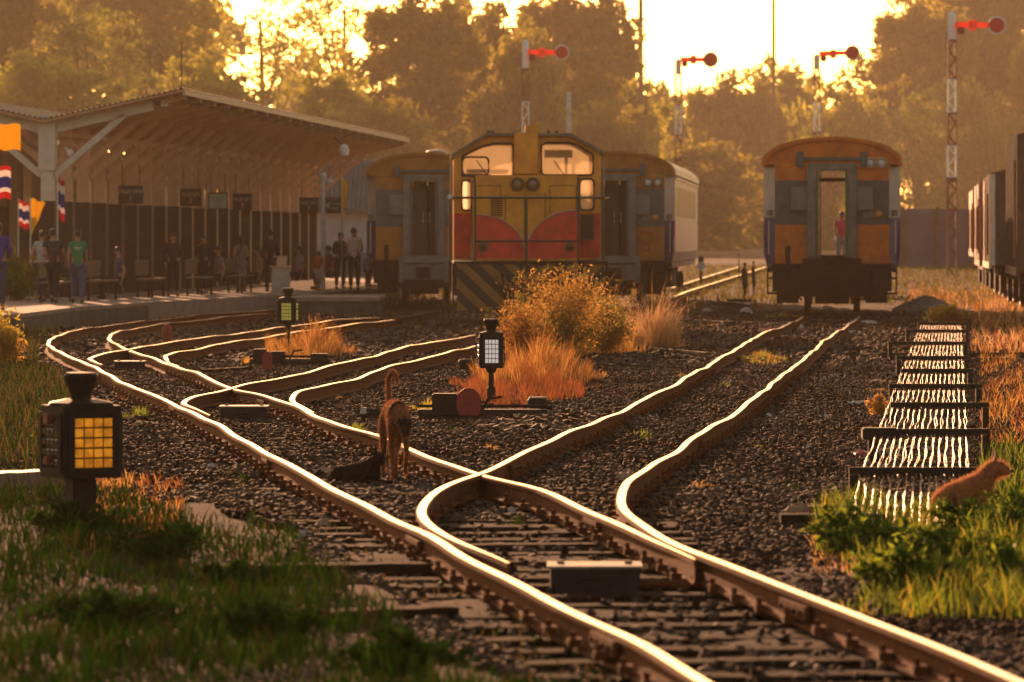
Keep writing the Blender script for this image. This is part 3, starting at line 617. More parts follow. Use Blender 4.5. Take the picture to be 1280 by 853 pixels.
# ------------------------------------------------------------------ locomotive
Ls = 66.0; LY = F/Ls
lx = lambda px: (px-662)/Ls
lz = lambda py: EYE-(py-300)/Ls
M_yel = mat('loco_yellow', (0.80, 0.34, 0.016), 0.42, c2=(0.55, 0.20, 0.015), nscale=2.5, spec=0.5)
M_lred = mat('loco_red', (0.75, 0.035, 0.014), 0.42, c2=(0.45, 0.022, 0.012), nscale=3, spec=0.5)
M_trim = mat('loco_dark_trim', (0.03, 0.022, 0.018), 0.5)
lo = empty('shunting_locomotive', (AT(662, LY), LY, 0.0), 0.02, 'yellow and red diesel locomotive with two lit cab windows and a striped skirt', 'locomotive')
def chevron():
    m = bpy.data.materials.new('hazard_stripes'); m.use_nodes = True; nt = m.node_tree; b = nt.nodes['Principled BSDF']; b.inputs['Roughness'].default_value = 0.6
    tc = nt.nodes.new('ShaderNodeTexCoord'); sp = nt.nodes.new('ShaderNodeSeparateXYZ'); nt.links.new(tc.outputs['Object'], sp.inputs[0])
    def M(op, a, b_=None, v=None):
        n = nt.nodes.new('ShaderNodeMath'); n.operation = op
        nt.links.new(a, n.inputs[0])
        if b_ is not None: nt.links.new(b_, n.inputs[1])
        if v is not None: n.inputs[1].default_value = v
        return n.outputs[0]
    ax = M('ABSOLUTE', sp.outputs['X']); s1 = M('MULTIPLY', ax, v=0.95); d = M('SUBTRACT', sp.outputs['Z'], s1); k = M('MULTIPLY', d, v=2.35); k = M('ADD', k, v=20.1); fr = M('FRACT', k); g = M('GREATER_THAN', fr, v=0.52)
    mx = nt.nodes.new('ShaderNodeMix'); mx.data_type = 'RGBA'; nt.links.new(g, mx.inputs[0]); mx.inputs[6].default_value = (0.015, 0.013, 0.012, 1); mx.inputs[7].default_value = (0.32, 0.16, 0.02, 1)
    n = nt.nodes.new('ShaderNodeTexNoise'); n.inputs['Scale'].default_value = 5; nt.links.new(tc.outputs['Object'], n.inputs[0])
    m2 = nt.nodes.new('ShaderNodeMix'); m2.data_type = 'RGBA'; m2.blend_type = 'MULTIPLY'; m2.inputs[0].default_value = 0.7; nt.links.new(mx.outputs[2], m2.inputs[6]); nt.links.new(n.outputs['Fac'], m2.inputs[7])
    nt.links.new(m2.outputs[2], b.inputs['Base Color']); return m
M_chev = chevron()
cabout = [(-1.42, 1.17), (1.44, 1.17), (1.44, lz(186)), (lx(716), lz(165)), (lx(612), lz(165)), (-1.42, lz(190))]
winL = [(lx(579.5), lz(218)), (lx(642), lz(218.5)), (lx(645), lz(216)), (lx(645), lz(179)), (lx(642), lz(176.5)), (lx(620), lz(176.5)), (lx(604), lz(180.5)), (lx(579), lz(193))]
winR = [(lx(684), lz(217)), (lx(744), lz(217)), (lx(747), lz(214)), (lx(747), lz(191)), (lx(727), lz(178.5)), (lx(716), lz(175.5)), (lx(687), lz(175.5)), (lx(681), lz(179)), (lx(681), lz(214))]
sL = rrect(lx(579), lz(262), lx(591), lz(224), 0.05); sR = rrect(lx(730), lz(262), lx(748), lz(222), 0.08)
plate('cab_front', cabout, [winL, winR, sL, sR], 2.3, 0.06, M_yel, lo)
plate('cab_rear', cabout, [winL, winR, sL, sR], 4.4, 0.06, M_yel, lo)
def ring(b, pts, r):
    b.path(list(pts)+[pts[0]], r, n=5)
for nm, wv in (('window', winL), ('window', winR), ('side_window', sL), ('side_window', sR)):
    b = MB(); ring(b, [(x, 2.285, z) for x, z in wv], 0.022); wfr = b.build(nm, M_trim, lo)
    for yy in (2.33, 4.43): plate('pane', wv, [], yy, 0.008, glass('dusty_glass', (.95, .9, .8), .42), wfr)
b = MB(); ring(b, [(x, 2.27, z) for x, z in rrect(lx(579.5), lz(217), lx(613), lz(194), .08)], 0.02); b.build('sliding_window_frame', M_trim, lo)
b = MB(); b.bb(lx(586), lx(640), 3.9, 4.0, lz(214), lz(208)); b.bb(lx(686), lx(722), 3.0, 3.1, lz(194), lz(184)); b.bb(lx(712), lx(716), 3.0, 3.1, lz(216), lz(184)); b.build('cab_equipment', M_trim, lo)
b = MB()
for x in (lx(612), lx(711)): b.tube((x, 2.24, lz(219)), (x-0.22, 2.24, lz(198)), 0.010); b.box((x, 2.25, lz(218)), (0.12, 0.06, 0.05))
b.build('windscreen_wiper', M_trim, lo)
for sx, zt, x in ((-1, lz(190), -1.42), (1, lz(186), 1.44)):
    b = MB(); a, c = (x, x-sx*0.05); b.bb(a, c, 2.36, 4.38, 1.17, 2.05); o = b.build('cab_side', M_lred, lo)
    b = MB(); b.bb(a, c, 2.36, 2.75, 2.052, zt); b.bb(a, c, 3.95, 4.38, 2.052, zt); b.bb(a, c, 2.752, 3.948, 2.052, 2.3); b.bb(a, c, 2.752, 3.948, 3.0, zt); b.build('cab_side', M_yel, lo)
tp = [(-1.48, lz(191)), (lx(610), lz(163.5)), (lx(718), lz(163.5)), (1.50, lz(187))]
b = MB(); b.prism([*tp, *[(x*0.985, z-0.055) for x, z in reversed(tp)]], 2.1, 4.6); b.build('cab_roof', mat('loco_roof', (0.20, 0.16, 0.12), 0.42, c2=(0.12, 0.09, 0.07), nscale=3), lo)
MB().bb(lx(645.5), lx(676), 2.05, 2.24, lz(216), lz(163)).build('exhaust_duct', M_yel, lo, bev=0.012)
b = MB(); b.bb(lx(660), lx(676), 2.2, 2.5, lz(163), lz(153)); b.build('roof_stack', M_yel, lo, bev=0.01)
for x in (lx(613), lx(618), lx(700), lx(690)): MB().tube((x, 2.3, lz(164)), (x, 2.3, lz(160)), 0.03).build('air_horn', M_trim, lo)
# bonnet
hx0, hx1, hz = lx(593), lx(724), lz(219)
MB().bb(hx0, hx1, 0.30, 2.26, 1.15, hz).build('bonnet', M_yel, lo, bev=0.035)
def arcpts(xa, za, xb, zb, n=16):   # quarter ellipse from (xa,za) horizontal to (xb,zb) vertical-ish
    return [(xa+(xb-xa)*math.sin(math.pi/2*i/n), zb+(za-zb)*math.cos(math.pi/2*i/n)**0.9) for i in range(n+1)]
Lp = arcpts(hx0+.02, lz(269), lx(656), lz(318)); Rp = arcpts(hx1-.02, lz(264), lx(658.5), lz(318))
zb_ = 1.20
MB().prism(Lp+[(lx(656), zb_), (hx0+.02, zb_)], 0.288, 0.2975).build('red_panel', M_lred, lo)
MB().prism(list(reversed(Rp+[(lx(658.5), zb_), (hx1-.02, zb_)])), 0.288, 0.2975).build('red_panel', M_lred, lo)
b = MB(); b.path([(x, 0.285, z+0.012) for x, z in Lp[:-2]], 0.016, 4); b.path([(x, 0.285, z+0.012) for x, z in Rp[:-2]], 0.016, 4); b.build('pale_stripe', mat('stripe_pale', (0.5, 0.32, 0.28), 0.6), lo)
for x0_, x1_ in ((-1.40, hx0-0.02), (hx1+0.02, 1.42)): MB().bb(x0_, x1_, 2.285, 2.297, 1.20, lz(266)).build('red_panel', M_lred, lo)
b = MB()
for x0_, x1_, za, zc in ((lx(595), lx(626), lz(232), lz(268)), (lx(632), lx(656), lz(243), lz(300)), (lx(658), lx(682), lz(243), lz(300)), (lx(688), lx(721), lz(232), lz(268))):
    b.path([(x0_, 0.297, zc), (x0_, 0.297, za), (x1_, 0.297, za), (x1_, 0.297, zc)], 0.009, 4)
b.build('bonnet_seam', mat('seam_brown', (0.16, 0.07, 0.02), 0.6), lo)
for x in (lx(647), lx(666.5)):
    h = MB().lathe([(0.135, 0.02), (0.135, -0.10), (0.105, -0.115), (0.09, -0.06)], (0, 0, 0), 22, axis='Y').build('headlight', M_trim if False else mat('lamp_rim', (0.16, 0.09, 0.03), 0.4), lo, loc=(x, 0.29, lz(230)), smooth=False)
    MB().lathe([(0.09, 0), (0.07, -0.025), (0.01, -0.04)], (0, -0.055, 0), 16, axis='Y').build('lens', mat('dim_lens', (0.24, 0.16, 0.09), .2), h)
b = MB(); b.bb(lx(614), lx(628), 0.27, 0.296, lz(271), lz(248.5)); g = b.build('vent_grille', M_trim, lo)
b = MB()
for q in range(8): b.box(((lx(614)+lx(628))/2, 0.262, lz(270)+q*0.043), (0.2, 0.012, 0.014), rx=0.5)
b.build('vent_slats', M_yel, g)
for x in (lx(603.5), lx(712.8)):
    h = MB().lathe([(0.10, 0.01), (0.10, -0.03), (0.07, -0.04), (0.062, -0.01)], (0, 0, 0), 20, axis='Y').build('buffer_lamp', mat('lamp_rim', (0.16, 0.09, 0.03), 0.4), lo, loc=(x, 0.28, lz(308.5)))
    MB().lathe([(0.062, 0), (0.01, -0.01)], (0, -0.012, 0), 16, axis='Y').build('lens', mat('lens_dark', (0.08, 0.03, 0.02), 0.1), h)
# footplate, skirt, handrails
MB().bb(-1.44, 1.46, -0.50, 4.6, 1.10, 1.148).build('footplate', M_dirty, lo)
MB().bb(-1.38, 1.40, -0.44, -0.36, 0.22, 1.095).build('skirt', M_chev, lo)
MB().bb(-1.3, 1.3, -0.35, 8.6, 0.62, 1.095).build('underframe', M_dirty, lo)
MB().bb(-1.02, 1.02, 4.62, 9.0, 1.15, 2.6).build('long_bonnet', M_yel, lo, bev=.03)
b = MB(); b.bb(-0.32, 0.28, -0.80, -0.442, 0.28, 0.80); b.build('coupler_housing', mat('coupler_red', (0.14, 0.022, 0.018), 0.6), lo, bev=0.02)
b = MB(); b.box((-0.02, -0.95, 0.55), (0.24, 0.34, 0.26)); b.box((0.08, -1.12, 0.55), (0.14, 0.14, 0.3)); b.build('coupler', M_dirty, lo, bev=0.02)
for q in (-0.42, -0.52, 0.42, 0.55): MB().path([(q, -0.44, 0.9), (q, -0.58, 0.86), (q*.97, -0.62, 0.55), (q*.9, -0.56, 0.34)], 0.028).build('brake_hose', M_iron, lo)
b = MB(); zr = lz(247.6)
b.tube((lx(562), -0.46, zr), (lx(754), -0.46, zr), 0.024); b.tube((lx(593), -0.46, lz(301.5)), (lx(724), -0.46, lz(301.5)), 0.020)
for px, zt in ((562.5, zr), (593, lz(222)), (657, zr), (722, lz(222)), (753.5, zr)): b.tube((lx(px), -0.46, 1.14), (lx(px), -0.46, zt), 0.024 if px != 657 else 0.030)
b.build('handrail', mat('rail_green_grey', (0.06, 0.055, 0.035), 0.4, metal=0.2), lo)
for px in (591, 727):
    b = MB(); b.path([(lx(px), 2.0, 1.2), (lx(px), 1.8, 1.2), (lx(px), 1.8, lz(224)), (lx(px), 2.2, lz(224))], 0.018); b.build('grab_rail', mat('rail_bright', (0.30, 0.24, 0.16), 0.3, metal=0.5), lo)
for x in (-1.47, 1.49):
    b = MB(); b.tube((x, 2.4, 1.3), (x, 2.4, lz(195)), 0.02); b.tube((x, 2.2, zr), (x, -0.46, zr), 0.018); b.build('grab_rail', mat('rail_bright', (0.30, 0.24, 0.16), 0.3, metal=0.5), lo)
b = MB(); b.lathe([(0.05, 0), (0.05, 0.02), (0.01, 0.02)], (lx(562), -0.5, zr+.02), 10, axis='Y'); b.build('rail_end_knob', M_lampglass, lo)
b = MB(); b.bb(lx(731), lx(746), 1.6, 1.9, lz(300), lz(268)); b.build('battery_box', M_trim, lo)
b = MB()
for sx in (-1, 1):
    for q in (0.35, 0.62, 0.89): b.bb(sx*1.2, sx*1.46, -0.2, 0.25, q, q+0.035)
    b.bb(sx*1.44, sx*1.47, -0.2, 0.25, 0.34, 1.09)
b.build('cab_steps', M_dirty, lo)
for y in (1.2, 3.2, 5.2, 7.2): wheel(lo, -0.53, y, 0.48); wheel(lo, 0.53, y, 0.48)

# ------------------------------------------------------------------ goods wagons at the right
M_wagd = mat('wagon_dark', (0.10, 0.05, 0.028), 0.7, c2=(0.17, 0.085, 0.045), nscale=3)
M_wagr = mat('wagon_rust', (0.40, 0.16, 0.075), 0.7, c2=(0.25, 0.09, 0.045), nscale=4)
M_wagp = mat('wagon_pale_door', (0.85, 0.72, 0.55), 0.6, c2=(0.68, 0.52, 0.38), nscale=4)
def wagon(Y0, X0, hd, L, H, body, rib, label, doors, zf=.95):
    r = empty('goods_wagon', (X0, Y0, 0.0), -math.atan(hd), label, 'goods wagon', 'goods wagons in the right siding')
    wd = 2.5
    MB().bb(0, wd, 0, L, zf, H).build('wagon_body', body, r)
    MB().prism([(-0.05, H-0.02), (wd+.05, H-0.02), (wd*.75, H+0.16), (wd*.25, H+0.16)], -0.08, L+.08).build('roof', M_wagd if body is M_wagd else M_roof, r)
    b = MB(); n = int(L/0.75)
    for q in range(n+1): b.bb(-0.06, -0.002, q*L/n-0.04, q*L/n+0.04, zf, H-0.03)
    for x in (0.0, wd/2, wd-.07): b.bb(x, x+0.07, -0.06, -0.002, 0.95, H-0.03)
    b.bb(-0.08, -0.003, -.1, L+.1, zf-.07, zf+.08); b.build('wagon_rib', rib, r)
    for y0, y1 in doors:
        d = MB().bb(-0.10, -0.062, y0, y1, zf+.1, H-0.12).build('sliding_door', M_wagp, r)
        b = MB(); b.tube((-0.13, y0+.1, 1.3), (-0.13, y0+.1, 2.4), 0.02); b.build('door_bar', M_wagr, d)
    b = MB(); b.bb(0.2, wd-.2, 0.2, L-.2, 0.7, 0.94)
    for y in (1.0, L-1.0): b.bb(0.2, 0.34, y-.6, y+.6, 0.3, 0.7); b.bb(wd-.34, wd-.2, y-.6, y+.6, 0.3, 0.7)
    b.tube((wd/2, -0.5, 0.8), (wd/2, 0, 0.8), 0.1); b.build('underframe', M_dirty, r)
    for y in (1.0, L-1.0):
        wheel(r, wd/2-.53, y, 0.4); wheel(r, wd/2+.53, y, 0.4)
    MB().tube((-0.1, -0.1, 1.2), (-0.1, -0.1, H-0.5), 0.025).build('end_ladder_rail', M_wagr, r)
    return r
hd = 0.0830
wagon(88.0, AT(1261, 98)-(10*hd), hd, 10, 3.50, M_wagd, M_wagd, 'nearest and tallest goods wagon, dark slate sides cut off by the picture edge', [])
X1 = AT(1240, 112)
wagon(112, X1, hd, 9.0, 3.12, M_wagd, M_wagp, 'dark goods wagon with pale stanchions just beyond the nearest one', [(5.5, 6.6)])
wagon(122.5, AT(1228, 122.5), hd, 9.0, 3.10, M_wagr, M_wagr, 'rusty goods wagon with one bright sliding door beyond the dark ones', [(0.8, 2.6), (5.4, 7.4)])
wagon(133.5, AT(1220, 133.5), hd, 10, 3.06, M_wagr, M_wagr, 'farthest rusty goods wagon with two bright sunlit doors', [(0.4, 3.2), (4.5, 7.5)], 1.15)

# ------------------------------------------------------------------ platform and canopy
PE = [(-4, 394), (21, 393), (88, 384.8), (186, 378), (340, 369.5), (368, 368.5)]
PT = 0.24
edge = [G(px, py, PT) for px, py in PE]; edge = [(edge[0][0]-3, edge[0][1]-9)]+edge
far = edge[-1]
plat = empty('station_platform', (edge[3][0], edge[3][1], -0.16), 0, 'low curved concrete platform edge running behind the people at the left', 'platform')
ox, oy = edge[3]
def loc(x, y, z): return (x-ox, y-oy, z+0.16)
edge2 = edge+[(-3.30, 132.0), (-2.4, 170.0)]
b = MB(); P = []
n = len(edge2)
for x, y in edge2: P += [loc(x, y, PT), loc(x-26, y+9, PT), loc(x, y, PT-0.07), loc(x+0.0, y, -0.4)]
b.add(P, [(i*4, i*4+1, i*4+5, i*4+4) for i in range(n-1)]); weld(b.build('platform_top', M_conc, plat, fix=False))
b = MB(); b.add(P, [(i*4+2, i*4, i*4+4, i*4+6) for i in range(n-1)]); weld(b.build('edge_coping', M_conc, plat, fix=False))
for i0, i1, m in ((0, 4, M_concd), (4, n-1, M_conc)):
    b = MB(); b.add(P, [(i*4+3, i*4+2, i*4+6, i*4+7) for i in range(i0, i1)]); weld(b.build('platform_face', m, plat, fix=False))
# short raised end of the platform
x0, y0 = G(366, 370.5, PT+0.02); x1 = AT(476, y0+1)
pe = empty('platform_end', (x0, y0, -0.16), 0, 'short end slab of the platform with a sunlit top edge left of the amber coach', 'platform')
MB().bb(0, x1-x0, 0, 5.5, 0.30, 0.40).build('slab', M_conc, pe, bev=0.01)
MB().bb(0.05, x1-x0-.08, 0.06, 5.4, -0.05, 0.298).build('slab_support', M_concd, pe)

M_tan = mat('canopy_tan_paint', (0.72, 0.48, 0.33), 0.75, c2=(0.58, 0.37, 0.25), nscale=2)
M_tan2 = mat('canopy_white_paint', (0.62, 0.56, 0.50), 0.6, c2=(0.5, 0.44, 0.38), nscale=3)
M_brown = mat('dark_brown_paint', (0.032, 0.018, 0.013), 0.6, c2=(0.05, 0.028, 0.02), nscale=3)
M_tile = mat('canopy_sheet', (0.11, 0.075, 0.06), 0.7, c2=(0.07, 0.05, 0.04), nscale=3)
CX, CY, HD = AT(60, 107), 107.0, 0.0745       # first column; the canopy recedes with this slope in x per metre
hang = math.atan(HD)
can = empty('station_canopy', (CX, CY, PT), -hang, 'long tan timber platform canopy on brown footed columns, its roof tilting up towards the tracks', 'station canopy')
NB, SP = 22, 2.42
zc, ze_ = 3.94, 4.60                 # valley and outer eave, above the platform
def rz_(x): return zc+(ze_-zc)*abs(x)/3.05
for q in range(NB):
    y = q*SP
    MB().bb(-0.14, 0.14, y-0.14, y+0.14, 2.18, zc-.02).build('column', M_tan2 if q == 0 else M_tan, can)
    if q == 0: MB().bb(-0.19, 0.19, y-0.19, y+0.19, 2.85, zc-.02).build('column_casing', M_tan2, can, bev=0.01); MB().bb(-.22, .22, y-.22, y+.22, zc-.02, zc+.12).build('column_cap', M_tan2, can)
    MB().bb(-0.17, 0.17, y-0.17, y+0.17, 0.0, 2.178).build('column_base', M_brown, can)
    m = M_tan2 if q == 0 else M_tan
    for sx in (1, -1):
        th = 0.10 if q else 0.13
        a = (sx*0.15, y, 2.75); c = (sx*1.72, y, rz_(1.72)-0.22); mid = ((a[0]+c[0])/2, y, (a[2]+c[2])/2); L = math.dist(a, c)
        MB().box(mid, (L, th, 0.14), ry=-sx*math.atan2(c[2]-a[2], abs(c[0]-a[0]))).build('brace', m, can)
        a = (sx*0.15, y, rz_(.15)-0.14); c = (sx*(2.8 if q else 2.35), y, rz_(2.8 if q else 2.35)-0.12); mid = ((a[0]+c[0])/2, y, (a[2]+c[2])/2)
        MB().box(mid, (math.dist(a, c), th, 0.28 if q == 0 else 0.18), ry=-sx*math.atan2(c[2]-a[2], abs(c[0]-a[0]))).build('rafter', m, can)
LEN = (NB-1)*SP+0.6
for sx in (1, -1):
    b = MB()
    b.prism([(0, rz_(0)-.02), (sx*3.12, rz_(3.12)-.02), (sx*3.12, rz_(3.12)+0.03), (0, rz_(0)+0.03)], -0.55, LEN); b.build('roof_sheet', M_tan if False else mat('canopy_soffit', (0.74, 0.50, 0.34), 0.8, c2=(0.62, 0.40, 0.27), nscale=2), can)
    b = MB(); nn = 26
    for i in range(nn):
        xa, xb = sx*3.14*i/nn, sx*3.14*(i+1)/nn; b.prism([(xa, rz_(xa)+.033), (xb, rz_(xb)+.033), ((xa+xb)/2, rz_((xa+xb)/2)+.075)], -0.62, LEN+.05)
    b.build('roof_cladding', M_tile, can)
    MB().bb(sx*3.10, sx*3.16, -0.55, LEN, rz_(3.1)-0.10, rz_(3.1)+.02).build('eave_fascia', mat('fascia_tan', (0.50, 0.36, 0.24), 0.6), can)
    for q in range(NB): MB().box((sx*2.86, q*SP, rz_(2.86)-0.10), (0.46, 0.13, 0.15), ry=-sx*math.atan2(ze_-zc, 3.05)).build('rafter_tail', MATS['fascia_tan'], can)
    b = MB()
    for k in range(1, 5): b.box((sx*0.7*k, LEN/2-.27, rz_(0.7*k)-0.05), (0.09, LEN, 0.06))
    b.build('purlin', M_tan, can)
b = MB(); b.bb(-0.16, 0.16, 0.2, LEN-.2, zc-0.30, zc-0.04); b.build('valley_beam', M_tan, can)
def under(name, px, py, Y, size, build, label, cat, group=None):
    r = empty(name, (AT(px, Y), Y, ZZ(py, Y)), 0, label, cat, group); build(r); return r
def floodlight(r):
    MB().box((0, 0, 0), (0.24, 0.16, 0.22)).build('housing', M_trim, r, bev=0.01); MB().box((0, -0.09, -0.01), (0.18, 0.02, 0.16)).build('lens', M_lampglass, r); MB().tube((0, 0, 0.1), (0, 0, 0.24), 0.02).build('bracket', M_trim, r)
under('floodlight', 206, 129, 107.2, 1, floodlight, 'small square floodlight under the raised front of the canopy', 'light')
def camera_(r):
    MB().lathe([(0.03, -0.14), (0.07, -0.12), (0.07, 0.12), (0.03, 0.14)], (0, 0, 0), 14, axis='Y').build('housing', M_white, r); MB().tube((0, 0, 0), (-0.12, 0, 0.12), 0.02).build('bracket', M_white, r)
under('security_camera', 88, 191, 106.5, 1, camera_, 'small white security camera beside the first canopy brace', 'camera')
def speaker(r):
    MB().lathe([(0.08, -0.16), (0.13, -0.13), (0.14, 0.0), (0.10, 0.12), (0.04, 0.16)], (0, 0, 0), 16).build('horn', M_white, r); MB().tube((-0.02, 0, 0.1), (-0.25, 0, 0.35), 0.02).build('bracket', M_trim, r)
under('loudspeaker', 430, 188, 130, 1, speaker, 'white rounded loudspeaker hung under the outer canopy edge', 'speaker')
def bulb(r):
    MB().lathe([(0.03, -0.12), (0.10, -0.10), (0.12, -0.02), (0.05, 0.08)], (0, 0, 0), 14).build('shade', M_white, r); MB().tube((0, 0, 0.05), (0, 0, 0.4), 0.012).build('stem', M_trim, r)
under('hanging_lamp', 411, 226, 135, 1, bulb, 'small white lamp below the far end of the canopy', 'lamp')
b = MB(); b.tube((0, 0, 0), (0, 0, 1.1), 0.012)
tag(b.build('antenna_mast', M_trim, None, loc=(AT(227, 108), 108, ZZ(113, 108)-.02)), 'thin upright antenna rising from the front corner of the canopy roof', 'antenna')

# platform signs
def sign(px0, px1, py0, py1, Y, label, kind):
    w_ = (px1-px0)*Y/F; h_ = (py1-py0)*Y/F; r = empty('platform_sign', (AT((px0+px1)/2, Y), Y, ZZ((py0+py1)/2, Y)), 0, label, 'sign', 'hanging platform signs')
    face = mat('sign_dark', (0.05, 0.035, 0.025), 0.6) if kind != 'pale' else mat('sign_pale', (0.36, 0.42, 0.38), 0.5)
    MB().box((0, 0, 0), (w_, 0.05, h_)).build('board', face, r, bev=0.006)
    b = MB()
    for s in (-1, 1): b.box((0, -0.03, s*(h_/2-.015)), (w_, 0.014, 0.03)); b.box((s*(w_/2-.015), -0.03, 0), (0.03, 0.014, h_-.062))
    b.build('frame', M_trim, r)
    b = MB()
    for s in (-1, 1): b.tube((s*w_*.35, 0, h_/2), (s*w_*.35, 0, h_/2+0.5), 0.008)
    b.build('hanger', M_trim, r)
    ink = mat('sign_letters', (0.6, 0.52, 0.40), 0.6) if kind != 'pale' else mat('sign_letters_grey', (0.16, 0.2, 0.18), 0.6)
    def text(s, size, z, x=0):
        cu = bpy.data.curves.new('t', 'FONT'); cu.body = s; cu.size = size; cu.align_x = 'CENTER'; cu.align_y = 'CENTER'; cu.extrude = 0.002; cu.resolution_u = 2
        t = bpy.data.objects.new('tmp', cu); col.objects.link(t); bpy.context.view_layer.update(); me = eval_mesh(t, 'lettering', ink)
        me.transform(Matrix.Translation((x, -0.034, z)) @ Matrix.Rotation(R(90), 4, 'X')); link(bpy.data.objects.new('lettering', me), r)
    if kind == 'one': text('ชานชาลาที่', h_*0.36, h_*0.17); text('1', h_*0.44, -h_*0.2)
    elif kind == 'pale':
        text('ห้องขายตั๋ว', h_*0.22, h_*0.2)
        b = MB()
        for k in range(4): b.box((0, -0.028, h_*(0.02-0.12*k)), (w_*(0.6-.06*k), 0.004, h_*0.035))
        b.build('text_line', ink, r)
    else:
        b = MB(); b.prism([(-w_*.32, 0), (-w_*.12, h_*.22), (-w_*.12, -h_*.22)], -0.034, -0.028); b.build('arrow', ink, r); text('ทางออก', h_*0.3, h_*0.12, w_*.14); text('EXIT', h_*0.22, -h_*0.2, w_*.14)
sign(148, 179, 232, 255, 112, 'nearest dark platform 1 board, the largest of the hanging signs', 'one')
sign(225, 252, 236, 258, 120, 'dark platform 1 board directly left of the pale green sign', 'one')
sign(260, 285, 241, 262, 123, 'pale green notice board hanging among the dark signs', 'pale')
sign(291, 315, 242, 263, 127, 'dark platform 1 board directly right of the pale green sign', 'one')
sign(374, 398, 247, 267, 133, 'dark platform 1 board hanging near the far canopy end', 'one')
sign(401, 429, 247, 267, 134, 'dark board with a left pointing arrow, beside the yellow pennant', 'arrow')

# benches and small platform furniture
def bench(px, py, Y, label, litc=False):
    r = empty('platform_bench', (AT(px, Y), Y, PT), -hang+math.pi/2, label, 'bench', 'benches on the platform')
    L = 1.9; m = M_wagd
    MB().bb(-L/2, L/2, -0.2, 0.2, 0.40, 0.44).build('seat', mat('bench_seat', (0.20, 0.14, 0.10), 0.35), r)
    MB().bb(-L/2, L/2, 0.2, 0.24, 0.5, 0.85).build('backrest', m, r)
    for sx in (-.85, .85):
        for sy in (-.15, .18): MB().bb(sx-.025, sx+.025, sy-.025, sy+.025, 0, 0.40 if sy < 0 else .5).build('leg', M_iron, r)
    return r
lab = ['nearest bench behind the man in the green shirt', 'bench just left of the man in black', 'bench behind the man in black', 'bench in the shade below the pale green sign', 'bench right of the woman with the shoulder bag', 'farthest bench before the pale counter']
for i, Y in enumerate((101, 105, 109.5, 114, 119, 125)):
    X = edge_interp([(e[0], e[1]) for e in edge2])(Y)-2.0; bench(640+X*F/Y, 0, Y, lab[i])
r = empty('market_counter', (AT(351, 121), 121, PT), 0, 'pale box counter standing on the platform beyond the dark figure', 'counter')
MB().bb(-0.22, 0.22, -0.2, 0.2, 0, 0.62).build('cabinet', M_cream, r, bev=.01); MB().bb(-0.26, 0.26, -0.24, 0.24, 0.62, 0.66).build('counter_top', M_tan, r); MB().bb(-.15, .15, -.1, .1, .661, .9).build('display_tray', M_tan, r)
# white metal post with round top by the far end
b = MB(); b.tube((0, 0, 0), (0, 0, 2.9), 0.055); b.lathe([(0.07, 2.85), (0.09, 2.95), (0.05, 3.05)], n=12)
tag(b.build('platform_post', M_white, None, loc=(AT(404, 124), 124, PT)), 'thin white post at the far end of the platform', 'post')

# flags
def cloth(name, w_, h_, mats, bands, parent, amp=0.08, shape=None, loc=(0, 0, 0)):
    nx, nz = 18, 15; V = []; fs = []; mi = []
    for s in (0, 0.008):
        for j in range(nz+1):
            for i in range(nx+1):
                u, v = i/nx, j/nz; hh = h_*(1-u*0.98) if shape == 'pennant' else h_
                zz = -h_/2+(v-0.5)*hh if shape != 'pennant' else -hh*(1-v)*1.0
                V.append((w_*u, amp*math.sin(u*7+v*1.5)*u+s, zz-0.12*u*u*h_+0.03*math.sin(u*9)))
    N = (nx+1)*(nz+1)
    for k in (0, 1):
        for j in range(nz):
            for i in range(nx):
                a = k*N+j*(nx+1)+i; q = (a, a+1, a+nx+2, a+nx+1); fs.append(q if k == 0 else q[::-1]); v = (j+.5)/nz; mi.append(next(t for t, lim in enumerate(bands) if v <= lim))
    b = MB(); b.v = [tuple(p) for p in V]; b.f = fs; b.m = mi
    return b.build(name, mats, parent, smooth=True, loc=loc, fix=False)
F_y = mat('flag_yellow', (0.75, 0.50, 0.03), 0.7, trans=0.5); F_r = mat('flag_red', (0.6, 0.03, 0.03), 0.7, trans=0.45); F_w = mat('flag_white', (0.75, 0.7, 0.68), 0.7, trans=0.5); F_b = mat('flag_blue', (0.05, 0.05, 0.30), 0.7, trans=0.4)
def flagpole(px, py_top, Y, zbase, kind, label, w_=0.5, h_=0.6, rz=0.0, drop=0.0):
    zt = ZZ(py_top, Y); r = empty('flag', (AT(px, Y), Y, zbase), rz, label, 'flag', 'flags at the left edge of the station' if px < 120 else None)
    MB().tube((0, 0, 0), (0, 0, zt-zbase+.03), 0.014).build('flag_pole', M_white, r)
    if kind == 'tri': cloth('flag_cloth', w_, h_, [F_r, F_w, F_b, F_w, F_r], [1/6, 2/6, 4/6, 5/6, 1.01], r, loc=(0.012, 0, zt-zbase-.02))
    elif kind == 'yellow': cloth('flag_cloth', w_, h_, [F_y], [1.01], r, loc=(0.012, 0, zt-zbase-.02))
    else: cloth('flag_cloth', w_, h_, [F_y], [1.01], r, shape='pennant', loc=(0.012, 0, zt-zbase-.02))
    return r
flagpole(-16, 152, 92, PT, 'yellow', 'large yellow flag at the left picture edge above the striped one', 0.62, 0.50)
flagpole(-22, 204, 91, PT, 'tri', 'large red, white and blue striped flag at the left picture edge', 0.52, 0.62)
flagpole(38, 248, 106, PT, 'pennant', 'yellow pennant right of the small striped flag, left of the first column', 0.32, 0.85)
flagpole(23, 250, 108, PT, 'tri', 'small striped flag just left of the yellow pennant by the first column', 0.22, 0.6)
flagpole(72, 222, 106, PT, 'tri', 'narrow striped flag hanging just right of the first column', 0.14, 0.9)
flagpole(427, 222, 127, PT, 'pennant', 'tall yellow pennant beside the arrow sign at the far canopy end', 0.17, 1.35)

